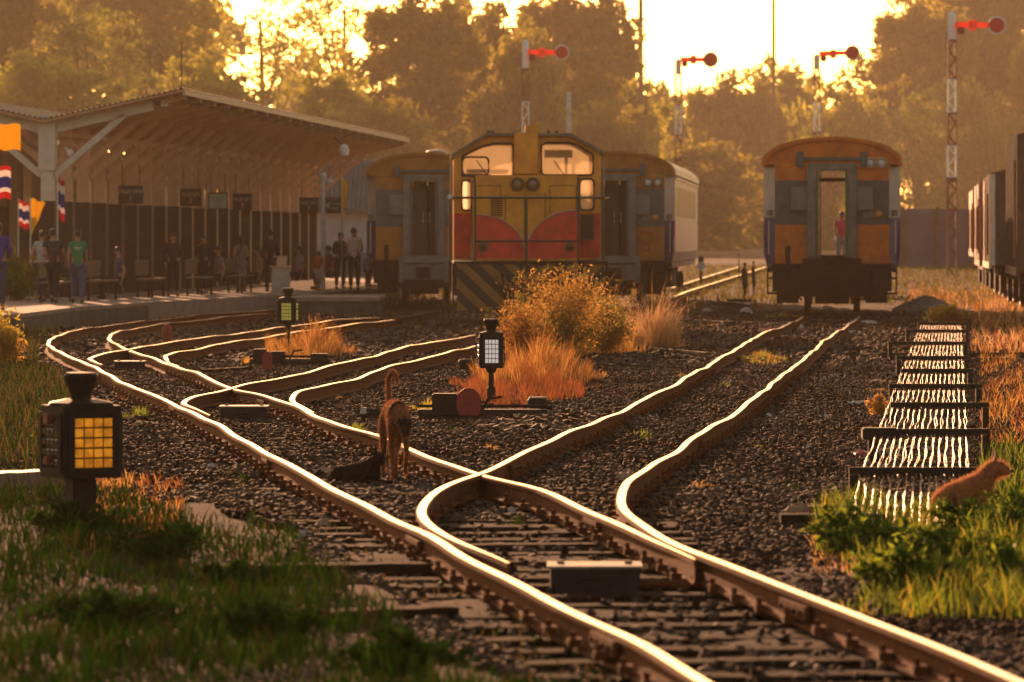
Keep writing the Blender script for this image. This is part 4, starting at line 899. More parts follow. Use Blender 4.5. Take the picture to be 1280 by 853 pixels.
sb = empty('station_building', (CX-3.6, CY+6.0, PT), -hang, 'long station building wall, tan above and dark brown below, behind the canopy columns', 'building')
MB().bb(-0.2, 0, 0, 46, 2.18, 3.75).build('upper_wall', mat('wall_tan', (0.45, 0.27, 0.17), .8, c2=(0.34, 0.20, 0.12), nscale=1), sb); MB().bb(-0.2, 0.0, 0, 46, 0, 2.178).build('lower_wall', mat('wall_brown', (0.13, 0.07, 0.04), .8, c2=(0.08, 0.045, 0.03), nscale=1), sb)
for q in range(9):
    dmy = MB().bb(0.001, 0.05, 1.5+q*5, 2.9+q*5, 0.05, 2.6).build('door', mat('door_dark', (0.05, 0.03, 0.02), .5), sb); MB().tube((.07, 1.7+q*5, 1.1), (.07, 1.7+q*5, 1.25), .02).build('door_handle', M_lampglass, dmy)
    wdw = MB().bb(0.001, 0.04, 3.6+q*5, 4.9+q*5, 2.3, 3.3).build('window', mat('window_dark', (0.10, 0.07, 0.05), 0.3), sb)
# ------------------------------------------------------------------ buildings behind
def block(name, px0, px1, Y, ztop, depth, m, label, cat, zb=None, roof=None):
    zb = ground_z(0, Y)-0.05 if zb is None else zb
    r = empty(name, (AT((px0+px1)/2, Y), Y, zb), 0, label, cat); w_ = (px1-px0)*Y/F
    MB().bb(-w_/2, w_/2, 0, depth, 0, ztop-zb).build('wall', m, r)
    return r, w_, ztop-zb
M_purple = mat('hoarding_mauve', (0.16, 0.11, 0.15), 0.8, c2=(0.11, 0.08, 0.11), nscale=0.6)
Yf = 228.0; fr_ = empty('yard_wall', (AT(1085, Yf), Yf, ground_z(0, Yf)-0.05), 0, 'long dull mauve wall panels behind the lattice signal at the right', 'wall')
zt = ZZ(260, Yf)-ground_z(0, Yf)
wid = (1300-1085)*Yf/F
for i in range(5): MB().bb(i*wid/5+.02, (i+1)*wid/5-.02, 0, 0.08, 0, zt).build('wall_panel', M_purple, fr_)
for i in range(6): MB().bb(i*wid/5-.1, i*wid/5+.1, -0.12, -0.002, 0, zt+.08).build('post', M_wagd, fr_)
# low house with red brown walls at the far left
hr, w_, h_ = block('station_house', -60, 54, 150, ZZ(183, 150), 8, mat('house_red', (0.30, 0.09, 0.05), 0.8, c2=(0.22, 0.07, 0.04), nscale=1.5), 'red brown station house wall seen under the left part of the canopy', 'building')
MB().prism([(-w_/2-.4, h_), (w_/2+.4, h_), (w_/2-.3, h_+.5), (-w_/2, h_+.5)], -0.5, 8.4).build('roof', M_tile, hr)
# grey sheet roofed shed beyond the platform end
Ys = 172; sh = empty('corrugated_shed', (AT(445, Ys), Ys, ground_z(0, Ys)-.05), 0, 'pale walled shed with a grey ribbed roof behind the platform end', 'shed')
w_ = 105*Ys/F; zb = ground_z(0, Ys)-.05; hw = ZZ(262, Ys)-zb; hr_ = ZZ(197, Ys)-zb
MB().bb(-w_/2, w_/2, 0, 6, 0, hw).build('wall', mat('shed_wall', (0.42, 0.38, 0.38), 0.8, c2=(0.3, 0.27, 0.27), nscale=1), sh)
MB().bb(-w_/2-.001, w_/2+.001, -0.02, 0, 0, hw*.42).build('wall_dado', mat('shed_dado', (0.12, 0.13, 0.18), 0.7), sh)
b = MB(); n = 22
for i in range(n):
    x0_, x1_ = -w_/2-.3+(w_+.6)*i/n, -w_/2-.3+(w_+.6)*(i+1)/n; xm = (x0_+x1_)/2
    b.add([(x0_, -.4, hw-.05), (xm, -.4, hw+.03), (xm, 3.4, hr_+.03), (x0_, 3.4, hr_-.05), (x1_, -.4, hw-.05), (x1_, 3.4, hr_-.05), (x0_, -.4, hw-.10), (x1_, -.4, hw-.10), (x0_, 3.4, hr_-.1), (x1_, 3.4, hr_-.1)], [(0,1,2,3), (1,4,5,2), (6,7,4,1,0), (6,8,9,7)])
b.build('roof', mat('shed_roof', (0.10, 0.10, 0.095), 0.6, c2=(0.15, 0.14, 0.13), nscale=1.5), sh, fix=False)
# pale gabled house glimpsed through the trees
Yg = 830; gb = empty('gabled_house', (AT(363, Yg), Yg, 0.2), 0, 'pale pink gable glimpsed through the tree gap above the canopy', 'building')
w_ = 42*Yg/F; MB().bb(-w_/2, w_/2, 0, 5, 0, ZZ(118, Yg)).build('wall', mat('gable_pink', (0.6, 0.42, 0.38), 0.8), gb)
MB().prism([(-w_/2-.3, ZZ(122, Yg)-.1), (w_/2+.3, ZZ(122, Yg)-.1), (0, ZZ(84, Yg))], -.2, 5).build('roof', mat('gable_roof', (0.55, 0.4, 0.36), 0.7), gb)
# ------------------------------------------------------------------ point lanterns and levers
def lantern(px, py_base, sc_, rz, kind, label, hgt=1.0):
    x, y = G(px, py_base); r = empty('point_lantern', (x, y, -0.15), rz, label, 'signal lantern', 'point lanterns beside the tracks')
    s = sc_; zb = 0.38*hgt*s   # bottom of the housing
    b = MB(); b.tube((0, 0, 0), (0, 0, zb), 0.028*s, n=12); b.lathe([(0.045*s, 0), (0.045*s, zb*.45), (0.03*s, zb*.5)], n=14); b.lathe([(0.04*s, zb-.05*s), (0.06*s, zb-.01*s), (0.06*s, zb)], n=14); b.build('post', M_iron, r)
    hw, hh = (0.125*s, 0.36*s) if kind != 'amber' else (0.150*s, 0.345*s)
    if kind == 'amber': MB().bb(-.075, .075, -.07, .07, -.02, zb-.002).build('pedestal', M_iron, r, bev=.01)
    ck = .72 if kind != 'amber' else .93
    o8 = [(hw*(c if abs(c) > .5 else c), d*hw) for c, d in ((-1, -ck), (-ck, -1), (ck, -1), (1, -ck), (1, ck), (ck, 1), (-ck, 1), (-1, ck))]
    b = MB(); P = [(p[0], p[1], zb) for p in o8]+[(p[0], p[1], zb+hh) for p in o8]
    b.add(P, [tuple(range(7, -1, -1)), tuple(range(8, 16))]+[(i, (i+1) % 8, 8+(i+1) % 8, 8+i) for i in range(8)]); b.lathe([(hw*1.1, zb+hh), (hw*1.1, zb+hh+.012*s), (hw*.5, zb+hh+.03*s)], n=8)
    b.build('housing', M_iron, r, bev=0.004*s)
    b = MB(); b.lathe([(0.052*s, zb+hh+.01*s), (0.050*s, zb+hh+.05*s), (0.078*s, zb+hh+.12*s), (0.082*s, zb+hh+.14*s), (0.07*s, zb+hh+.155*s), (0.02*s, zb+hh+.158*s)], n=22); b.build('chimney', M_iron, r)
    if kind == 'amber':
        lensm = mat('amber_lens_sunglow', (0.75, 0.36, 0.03), 0.25, trans=0.5, spec=0.6, c2=(0.6, 0.26, 0.02), nscale=20)
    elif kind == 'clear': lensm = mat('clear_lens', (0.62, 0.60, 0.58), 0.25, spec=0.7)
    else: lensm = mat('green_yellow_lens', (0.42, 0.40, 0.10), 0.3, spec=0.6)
    pb = lensm.node_tree.nodes['Principled BSDF']; pb.inputs['Emission Color'].default_value = {'amber': (1, .42, .03, 1), 'clear': (1, .9, .82, 1)}.get(kind, (.75, .62, .12, 1)); pb.inputs['Emission Strength'].default_value = {'amber': .62, 'clear': .20}.get(kind, .12)  # added emission stands in for sunlight shining through the lenses from behind
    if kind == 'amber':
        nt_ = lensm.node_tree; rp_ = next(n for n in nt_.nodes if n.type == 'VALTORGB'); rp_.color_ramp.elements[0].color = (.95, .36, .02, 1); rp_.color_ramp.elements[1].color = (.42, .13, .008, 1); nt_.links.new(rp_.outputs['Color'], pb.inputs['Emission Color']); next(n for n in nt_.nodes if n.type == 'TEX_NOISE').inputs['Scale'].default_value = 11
    dim = mat('dim_side_lens', (0.05, 0.035, 0.015), 0.2, spec=.7)  # amber lens darkened on the faces without that glow
    fw = hw*0.58 if kind != 'amber' else hw*0.66
    f0, f1 = zb+hh*0.14, zb+hh*0.84
    for a in (0, math.pi/2, math.pi, -math.pi/2):
        M3 = Matrix.Rotation(a, 4, 'Z')
        f = plate('lens_frame', rrect(-fw*1.28, f0-.022*s, fw*1.28, f1+.022*s, .01*s), [rrect(-fw, f0, fw, f1)], -hw-0.012*s, 0.010*s, M_iron, r); f.data.transform(M3)
        b = MB(); nc, nr = 4, 5
        for i in range(nc):
            for j in range(nr):
                xa, xb = -fw+2*fw*i/nc+.003*s, -fw+2*fw*(i+1)/nc-.003*s; za, zb2 = f0+(f1-f0)*j/nr+.004*s, f0+(f1-f0)*(j+1)/nr-.004*s
                yf = -hw-.004*s; P = [(xa, yf, za), (xb, yf, za), (xb, yf, zb2), (xa, yf, zb2)]; cx, cz = (xa+xb)/2, (za+zb2)/2
                Q = [(cx+(p[0]-cx)*.6, yf-.008*s, cz+(p[2]-cz)*.6) for p in P]; b.add(P+Q, [(0,1,5,4),(1,2,6,5),(2,3,7,6),(3,0,4,7),(4,5,6,7)])
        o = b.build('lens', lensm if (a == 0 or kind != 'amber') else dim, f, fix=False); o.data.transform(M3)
    b = MB(); b.box((-hw-.02*s, 0, zb+hh*.82), (0.03*s, .05*s, .05*s)); b.box((-hw-.02*s, 0, zb+hh*.25), (0.03*s, .03*s, .03*s)); b.box((hw+.012*s, -.02*s, zb+hh*.6), (0.02*s, .06*s, .03*s)); b.build('latch', mat('latch_red', (0.2, 0.04, 0.03), 0.5), r)
    return r
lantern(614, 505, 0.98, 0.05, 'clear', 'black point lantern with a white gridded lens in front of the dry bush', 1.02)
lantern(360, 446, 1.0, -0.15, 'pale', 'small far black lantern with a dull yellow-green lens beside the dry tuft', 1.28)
lantern(101, 656, 1.24, 0.50, 'amber', 'large near black lantern with an amber gridded lens given a backlit sun glow at the left edge', 0.62)

def target(px, py, w_, h_, label, rz=0.0, base=True):
    x, y = G(px, py); r = empty('lever_target', (x, y, -0.15), rz, label, 'signal target', 'red painted targets by the tracks')
    out = [(w_/2*math.cos(math.pi*i/14), h_-w_/2*1.1+w_/2*1.1*math.sin(math.pi*i/14)) for i in range(15)]+[(-w_/2, h_*.35), (-w_/2*.8, h_*.16), (w_/2*.8, h_*.16), (w_/2, h_*.35)]
    MB().prism(out, -0.012, 0.012).build('target_plate', M_red, r, bev=0.003)
    MB().tube((0, 0.02, 0), (0, 0.02, h_*.7), 0.015).build('stem', M_iron, r)
    return r
target(586, 525, 0.23, 0.31, 'round topped red target plate in front of the middle lantern')
x, y = G(209, 430); r = empty('marker_post', (x, y, -0.15), 0, 'small red rounded marker post between the far left tracks', 'marker post')
MB().lathe([(0.08, 0), (0.08, 0.22), (0.07, 0.28), (0.04, 0.315), (0.005, 0.325)], n=16, flat=.6).build('post_body', M_red, r); MB().lathe([(0.10, 0), (0.10, 0.03), (.08, .04)], n=16, flat=.7).build('foot', M_conc, r)
def linkage(px0, px1, py, label, boxes, wy=0.0):
    x0, y0 = G(px0, py); x1 = AT(px1, y0); r = empty('point_lever_gear', (x0, y0, -0.15), 0, label, 'lever gear', 'black lever gear beside the tracks'); L = x1-x0
    MB().bb(0, L, 0, 0.16, 0, 0.10).build('bed_beam', mat('tarred_timber', (0.02, 0.014, 0.011), 0.7, c2=(0.045, 0.03, 0.022), nscale=8), r, bev=0.006)
    b = MB(); b.tube((0, .08, .13), (L, .08, .13), 0.014); b.tube((0, -.03, .05), (L, -.03, .05), 0.010); b.build('rod', M_iron, r)
    for (pa, pb, h0, h1) in boxes:
        a, c = (pa-px0)/(px1-px0)*L, (pb-px0)/(px1-px0)*L; MB().bb(a, c, -0.02, 0.20, h0, h1).build('gear_box', M_iron, r, bev=0.012)
    b = MB(); mid = L*.5; b.path([(mid, .06, .1), (mid+.05, 0, .2), (mid+.18, -.04, .22)], 0.013); b.build('lever', M_iron, r)
    return r
linkage(523, 684, 524, 'long black lever gear bed under the middle lantern and red target', [(540, 572, 0.06, 0.25), (590, 602, 0.05, 0.2)])
x, y = G(672, 521); r = empty('counterweight', (x, y, -.15), .2, 'rounded black counterweight with a pale top right of the middle lantern', 'counterweight')
MB().lathe([(0.05, 0), (0.075, .02), (0.085, .09), (0.10, .12), (0.10, .165), (.085, .185), (.02, .19)], n=18).build('weight', M_iron, r, smooth=False); MB().tube((0, 0, .12), (.14, -.02, .09), .02).build('arm', M_iron, r); MB().lathe([(.088, .186), (.08, .198), (.01, .2)], n=18).build('weight_cap', mat('pale_lid', (0.2, .15, .1), .5), r)  # cap paler than the weight below it
linkage(312, 412, 457, 'far black lever gear beside the far lantern', [(316, 333, 0.03, 0.23), (338, 356, 0.05, 0.2), (388, 410, 0.03, 0.17)])
target(334, 466, 0.13, 0.28, 'narrow red target plate in front of the far lever gear')
x, y = G(583, 463); r = empty('counterweight', (x, y, -.15), -.1, 'small black counterweight at the right track bend left of the middle lantern', 'counterweight')
MB().lathe([(0.05, 0), (0.08, .03), (0.10, .09), (0.11, .12), (0.09, .15), (.02, .16)], n=16, flat=.7).build('weight', M_iron, r); MB().tube((0, 0, .06), (.25, 0, .05), .02).build('arm', M_iron, r)
x, y = G(455, 524); r = empty('point_crank', (x, y, -.15), 0, 'low black crank with a pale pin behind the walking dog', 'crank')
MB().bb(-.03, .3, -.03, .1, 0, .07).build('crank_bed', M_iron, r, bev=.01); MB().tube((0, 0, .05), (0, 0, .12), .03).build('pin', M_lit, r); MB().tube((0, 0, .09), (.28, 0, .08), .018).build('rod', M_iron, r)
x, y = G(556, 400); r = empty('track_stop_block', (x, y, -.15), .1, 'grey stone block with iron clamp at the end of the baulk before the locomotive', 'block')
MB().box((0, 0, .12), (.16, .3, .24)).build('block', M_concd, r, bev=.03); MB().path([(-.06, -.16, 0), (-.06, -.17, .27), (.06, -.17, .27), (.06, -.16, 0)], .018).build('clamp', M_iron, r)

# ------------------------------------------------------------------ wire run along the right
def wf(px0, px1, ytop, hpx, label, extra=0.0, box=False):
    h0 = 0.115; s = (ytop-300)/(EYE-h0); Y = F/s; x0, x1 = (px0-640)/s, (px1-640)/s; H = h0+.15
    r = empty('wire_frame', ((x0+x1)/2, Y, -.15), 0, label, 'wire frame', 'low iron frames carrying the signal wires'); w_ = x1-x0
    MB().bb(-w_/2, w_/2, -.02, .02, H-.045, H).build('crossbar', M_iron, r)
    for q in (-w_/2+.03, w_/2-.03): MB().bb(q-.028, q+.028, -.024, .024, -.02, H-.047).build('post', M_iron, r)
    b = MB(); n = max(8, int(w_/.034))
    for i in range(n): xx = -w_/2+.08+(w_-.16)*i/(n-1); b.lathe([(.012, -.008), (.02, -.01), (.02, .01), (.012, .008)], (xx, -.03, H-.05), 7, axis='X')
    b.build('pulleys', M_iron, r)
    if box: MB().bb(-w_/2-.05, -w_/2+.22, -.14, .06, H-.08, H+.01).build('end_box', M_iron, r, bev=.01); MB().bb(-w_/2+.01, -w_/2+.08, -.06, 0, -.02, H-.08).build('end_box_leg', M_iron, r)
    return r, Y, H
FR = [(1147,1211,403),(1132,1211,412),(1110,1209,427),(1120,1211,445),(1126,1216,461),(1111,1227,480),(1113,1236,503),(1085,1237,536),(1061,1234,584)]
fl = ['farthest wire frame beside the yellow weeds','second farthest wire frame','third farthest wire frame, set on a wider bar','wire frame directly in front of the long black cross beam','wire frame between the long cross beam and the wide frame','wide wire frame in the middle of the wire run','wire frame behind the one with the black end box','wire frame with the black rounded end box at its left','nearest wire frame, partly hidden by the reddish dog']
fY = []
for i, (a, b_, t) in enumerate(FR):
    r, Y, H = wf(a, b_, t, 0, fl[i], box=(i == 7)); fY.append((Y, H-.15-.05))
M_wire = mat('signal_wire', (0.30, 0.17, 0.10), 0.5, metal=0.7)
wc = lambda Y: 2.62+(Y-31.2)*0.0925
ends = [(28.2, -0.13), (29.0, -0.06)]
stations = ends+sorted(fY)+[(92, -.06), (97, -.14)]
NWR = 30
for k in range(NWR):
    pair = k//2; side = 1 if k % 2 else -1; off = (pair-(NWR/2-1)/2)*0.049; pts = []
    st = stations if k > 2 else stations
    for a in range(len(st)-1):
        (ya, za), (yb, zb_) = st[a], st[a+1]; sag = random.uniform(.02, .05) if yb-ya > 3 else 0.005; m = 14 if yb-ya > 3 else 3
        ph = random.uniform(0, 6); ampl = random.uniform(.003, .011)
        for j in range(m):
            t = j/m; y = ya+(yb-ya)*t; tw = (.6 if ya < 40 else 1)*math.cos(t*math.pi*2*1.0+ (0 if a % 2 else .4))
            pts.append((wc(y)+off+side*0.008*tw+ampl*math.sin(t*math.pi)*math.sin(t*9+ph), y, za+(zb_-za)*t-sag*4*t*(1-t)*.5+.004*math.sin(t*15+ph)))
    o = MB().path(pts, 0.0017, 4).build('signal_wire', M_wire, None, fix=False)
    tag(o, 'thin bright signal wire, one of the twisted pairs strung through the low iron frames', 'wire', 'bright signal wires strung through the frames')
timber((1010, 640), (1175, 640), 0.05, 0.3, 'flat dark board on the ground where the signal wires come down')

# ------------------------------------------------------------------ lattice semaphores
M_lat_r = mat('lattice_red_brown', (0.24, 0.06, 0.035), 0.6); M_lat_w = mat('lattice_white', (0.85, 0.84, 0.82), 0.6)
def semaphore(px, py_top, arm_px, arm_py, Y, bands, label, w_=0.30, disc=0.30, droop=0.0):
    zb = ground_z(0, Y)-.05; zt = ZZ(py_top, Y); H = zt-zb; r = empty('semaphore_signal', (AT(px, Y), Y, zb), 0, label, 'semaphore signal', 'tall lattice semaphore signals')
    def lat(z0, z1, m):
        b = MB(); t = .035; f = lambda z: w_/2*(1-.25*z/H)
        for sx in (-1, 1):
            for sy in (-1, 1): b.tube((sx*f(z0), sy*f(z0), z0), (sx*f(z1), sy*f(z1), z1), t, n=4)
        n = max(1, int(round((z1-z0)/.42))); 
        for i in range(n):
            a, c = z0+(z1-z0)*i/n, z0+(z1-z0)*(i+1)/n; d = 1 if i % 2 else -1
            for sy in (-1, 1): b.tube((-d*f(a), sy*f(a), a), (d*f(c), sy*f(c), c), .022, n=4)
            for sx in (-1, 1): b.tube((sx*f(a), -d*f(a), a), (sx*f(c), d*f(c), c), .022, n=4)
        for z in (z0+.02, z1-.02):
            for sy in (-1, 1): b.tube((-f(z), sy*f(z), z), (f(z), sy*f(z), z), .03, n=4)
        b.build('lattice_section', m, r)
    zs = [0]+[ZZ(p, Y)-zb for p, _ in bands]
    for i, (p, m) in enumerate(bands): lat(zs[i], zs[i+1], M_lat_w if m == 'w' else M_lat_r)
    b = MB(); b.lathe([(w_*.36, zs[-1]), (w_*.44, zs[-1]+.05), (w_*.44, H-.1), (w_*.2, H)], n=10); b.build('finial', M_lat_w, r)
    za = ZZ(arm_py, Y)-zb; L = AT(arm_px, Y)-AT(px, Y); arm = empty('signal_arm', (0, -w_/2-.08, za), 0); arm.parent = r
    x0 = w_*.3
    b = MB(); b.prism([(x0, -.13), (L-disc*.9, -.09+droop), (L-disc*.9, .10+droop), (x0, .13)], -.02, .02); b.box((L*.42, 0, 0), (.28, .06, .42)); b.build('blade', mat('arm_red', (0.85, 0.09, 0.05), 0.55, trans=.45), arm)
    MB().lathe([(disc, -.025), (disc, .025)], (0, 0, 0), 22, axis='Y').build('end_disc', MATS['arm_red'], arm, loc=(L-disc*.5, 0, droop))
    MB().lathe([(disc*1.22, -.012), (disc*1.22, .012)], (0, 0, 0), 22, axis='Y').build('disc_rim', M_lat_w, arm, loc=(L-disc*.5, .03, droop))
    MB().lathe([(.16, -.03), (.16, .03)], (0, 0, 0), 14, axis='Y').build('spectacle', M_red, arm, loc=(w_*.9, -.03, -.22))
    b = MB(); b.prism([(0, -.3), (.55, -.42), (.6, -.28), (.1, -.02)], 0, .03); b.build('bracket', M_lat_w, r); 
    b = MB(); b.tube((-w_*.6, 0, .1), (-w_*.6, 0, za), .016, n=5); b.build('pull_rod', M_gang, r)
    return r
semaphore(1190, 15, 1250, 32, 190, [(262,'r'),(226,'w' if False else 'r'),(222,'r'),(182,'w'),(141,'r'),(99,'w'),(50,'r')], 'nearest and tallest semaphore at the right with a long red arm and disc', 0.36, .30)
semaphore(657, 50, 706, 66, 214, [(200,'r'),(164,'w'),(127,'w'),(86,'r')], 'semaphore rising directly behind the locomotive cab', 0.33, .28)
semaphore(848, 74, 892, 75, 240, [(200,'r'),(168,'r'),(132,'w'),(92,'r')], 'semaphore between the locomotive and the lone orange coach', 0.34, .32)
semaphore(1021, 68, 1069, 68, 232, [(200,'r'),(165,'r'),(127,'w'),(86,'r')], 'semaphore rising directly behind the lone orange coach', 0.34, .30, .06)
def pole(px, pyt, Y, rad, m, label, ins=False, cat='pole'):
    zb = ground_z(0, Y)-.1; H = ZZ(pyt, Y)-zb; r = empty('tall_pole', (AT(px, Y), Y, zb), 0, label, cat)
    MB().tube((0, 0, 0), (0, 0, H), rad*1.25, rad, 10).build('mast', m, r)
    if ins:
        b = MB(); b.lathe([(rad, 0), (rad*3, .12), (rad*3, .2), (rad, .32)], (0, 0, ZZ(26, Y)-zb), 10); b.build('collar', m, r)
pole(801, -60, 560, .26, mat('pole_brown', (0.2, 0.12, 0.07), .8), 'tall dark pole with a collar standing against the bright sky', True)
pole(967, -60, 600, .20, MATS['pole_brown'], 'tall plain pole standing alone in the middle of the bright sky')
pole(711, 115, 150, .07, M_white, 'short white pole behind the locomotive roof')
x, y = G(932, 372); 
for i, (px, pt, pb, w_, lb) in enumerate(((931, 328, 376, .17, 'thick black stump post left of the orange coach'), (942, 326, 374, .10, 'thinner black post beside the thick stump'), (924, 316, 372, .03, 'thin bent rod left of the black posts'), (898, 366, 392, .05, 'short leaning black stake in the rubbish left of the orange coach'))):
    x, y = G(px, pb); h = (pb-pt)*y/F; b = MB(); b.path([(0, 0, 0), (.01, 0, h*.4), (-.015, 0, h*.8), (0, 0, h)], [w_*.55, w_*.5, w_*.52, w_*.42], 9); tag(b.build('wooden_post', M_brown if w_ > .05 else M_rust, None, loc=(x, y, -.16)), lb, 'post')
x, y = G(917, 385); 
b = MB(); b.box((0, 0, .1), (.75, 1.2, .12), ry=.12); b.box((-.3, -.1, .14), (.5, .1, .07), rx=.3, rz=.5); b.box((.15, .2, .2), (.6, .12, .08), rz=-.4); tag(b.build('scrap_timber_pile', M_brown, None, loc=(x, y, -.16)), 'dark pile of scrap timber left of the orange coach', 'timber pile')
# ground signal beyond the coaches
Ysg = 165; r = empty('ground_signal', (AT(876, Ysg), Ysg, ground_z(0, Ysg)), 0, 'small far signal lamp on a short post beside the half hidden coach', 'signal lamp')
MB().tube((0, 0, 0), (0, 0, .55), .05).build('post', M_iron, r); MB().lathe([(.16, -.06), (.16, .06)], (0, 0, .65), 14, axis='Y').build('lamp_head', M_lit, r); MB().box((0, 0, .88), (.2, .15, .18)).build('lamp_hood', M_iron, r)

# ------------------------------------------------------------------ vegetation
L_dk = mat('leaf_dark', (0.12, 0.12, 0.02), 0.5, trans=.7, c2=(0.42, 0.34, 0.04), nscale=.8)
L_mid = mat('leaf_mid', (0.18, 0.20, 0.025), 0.5, trans=.72, c2=(0.55, 0.48, 0.05), nscale=.8)
L_lt = mat('leaf_light', (0.24, 0.26, 0.03), 0.6, trans=.65, c2=(0.14, 0.16, 0.02), nscale=.5)
M_bark = mat('bark', (0.09, 0.06, 0.04), 0.9, c2=(0.05, 0.035, 0.025), nscale=4)
def crown_mesh(name, seed, nl, m, lobes=16, leaf=.20, flat=1.0, spread=.70):
    rg = np.random.default_rng(seed); C = []
    for k in range(lobes):
        a = rg.uniform(0, 2*np.pi); t = rg.uniform(-.8, .95); rr = math.sqrt(max(0, 1-t*t))*rg.uniform(.35, 1.0)*spread; C.append((rr*math.cos(a)*4, rr*math.sin(a)*3, t*spread*4*flat, rg.uniform(.9, 1.9)))
    pts = []
    for cx, cy_, cz, r in C:
        m_ = int(nl/lobes*(r/1.4)**2); sub = rg.normal(size=(max(6, m_//38), 3)); sub /= np.linalg.norm(sub, axis=1)[:, None]; sub *= r*rg.uniform(.55, 1.12, len(sub))[:, None]
        idx = rg.integers(0, len(sub), m_); p = sub[idx]+rg.normal(scale=(.30, .30, .18), size=(m_, 3)); pts.append(p+np.array([cx, cy_, cz]))
    P = np.concatenate(pts); global RNG; keep = RNG; RNG = rg; V, Q = leaves(P, leaf, .55, .2); RNG = keep
    o = npmesh(name, V, Q, m); me = o.data; bpy.data.objects.remove(o); return me, C
PRO = {'dense': [crown_mesh('crown', 11+i, 9500, L_dk, 26, .27) for i in range(3)], 'mid': [crown_mesh('crown', 31+i, 8000, L_mid, 24, .27) for i in range(3)],
       'sparse': [crown_mesh('crown', 51+i, 3600, L_mid, 15, .16, spread=.85) for i in range(2)], 'light': [crown_mesh('crown', 71+i, 7000, L_lt, 18, .15) for i in range(2)]}
def tree(kind, v, px, pxw, yt, yb, Y, label, group='trees behind the railway yard', cat='tree', name='tree', rz=None):
    Y = 132+(Y-132)*4.4; me, C = PRO[kind][v]; zt, zb_ = ZZ(yt, Y), ZZ(yb, Y); cz = (zt+zb_)/2; hz_ = (zt-zb_)/2; hw = pxw*Y/F/2; g = ground_z(0, Y)
    r = empty(name, (AT(px, Y), Y, g-.05), 0, label, cat, group)
    sx, sz = hw/3.6, hz_/3.6; c = bpy.data.objects.new('crown', me); c.location = (0, 0, cz-g); c.scale = (sx, min(sx, 1.3)*1.1, sz); c.rotation_euler.z = 0; link(c, r)
    b = MB(); rg = random.Random(int(px*3+Y)); top = cz-g+hz_*.35; tr = max(.1, hw*.055)
    pts = [(rg.uniform(-.1, .1)*k, rg.uniform(-.1, .1)*k, top*k/5) for k in range(6)]; b.path(pts, [tr*(1.25-.2*k) for k in range(6)], 8)
    for lx_, ly, lz_, lr in C[:9]:
        k = rg.uniform(.35, .8); s0 = pts[int(k*5)]; e = (lx_*sx, ly*sx, cz-g+lz_*sz); mid = ((s0[0]+e[0])/2, (s0[1]+e[1])/2, (s0[2]+e[2])/2-.1*hz_)
        b.path([s0, mid, e], [tr*.5, tr*.3, tr*.08], 5)
    b.build('trunk', M_bark, r)
    return r
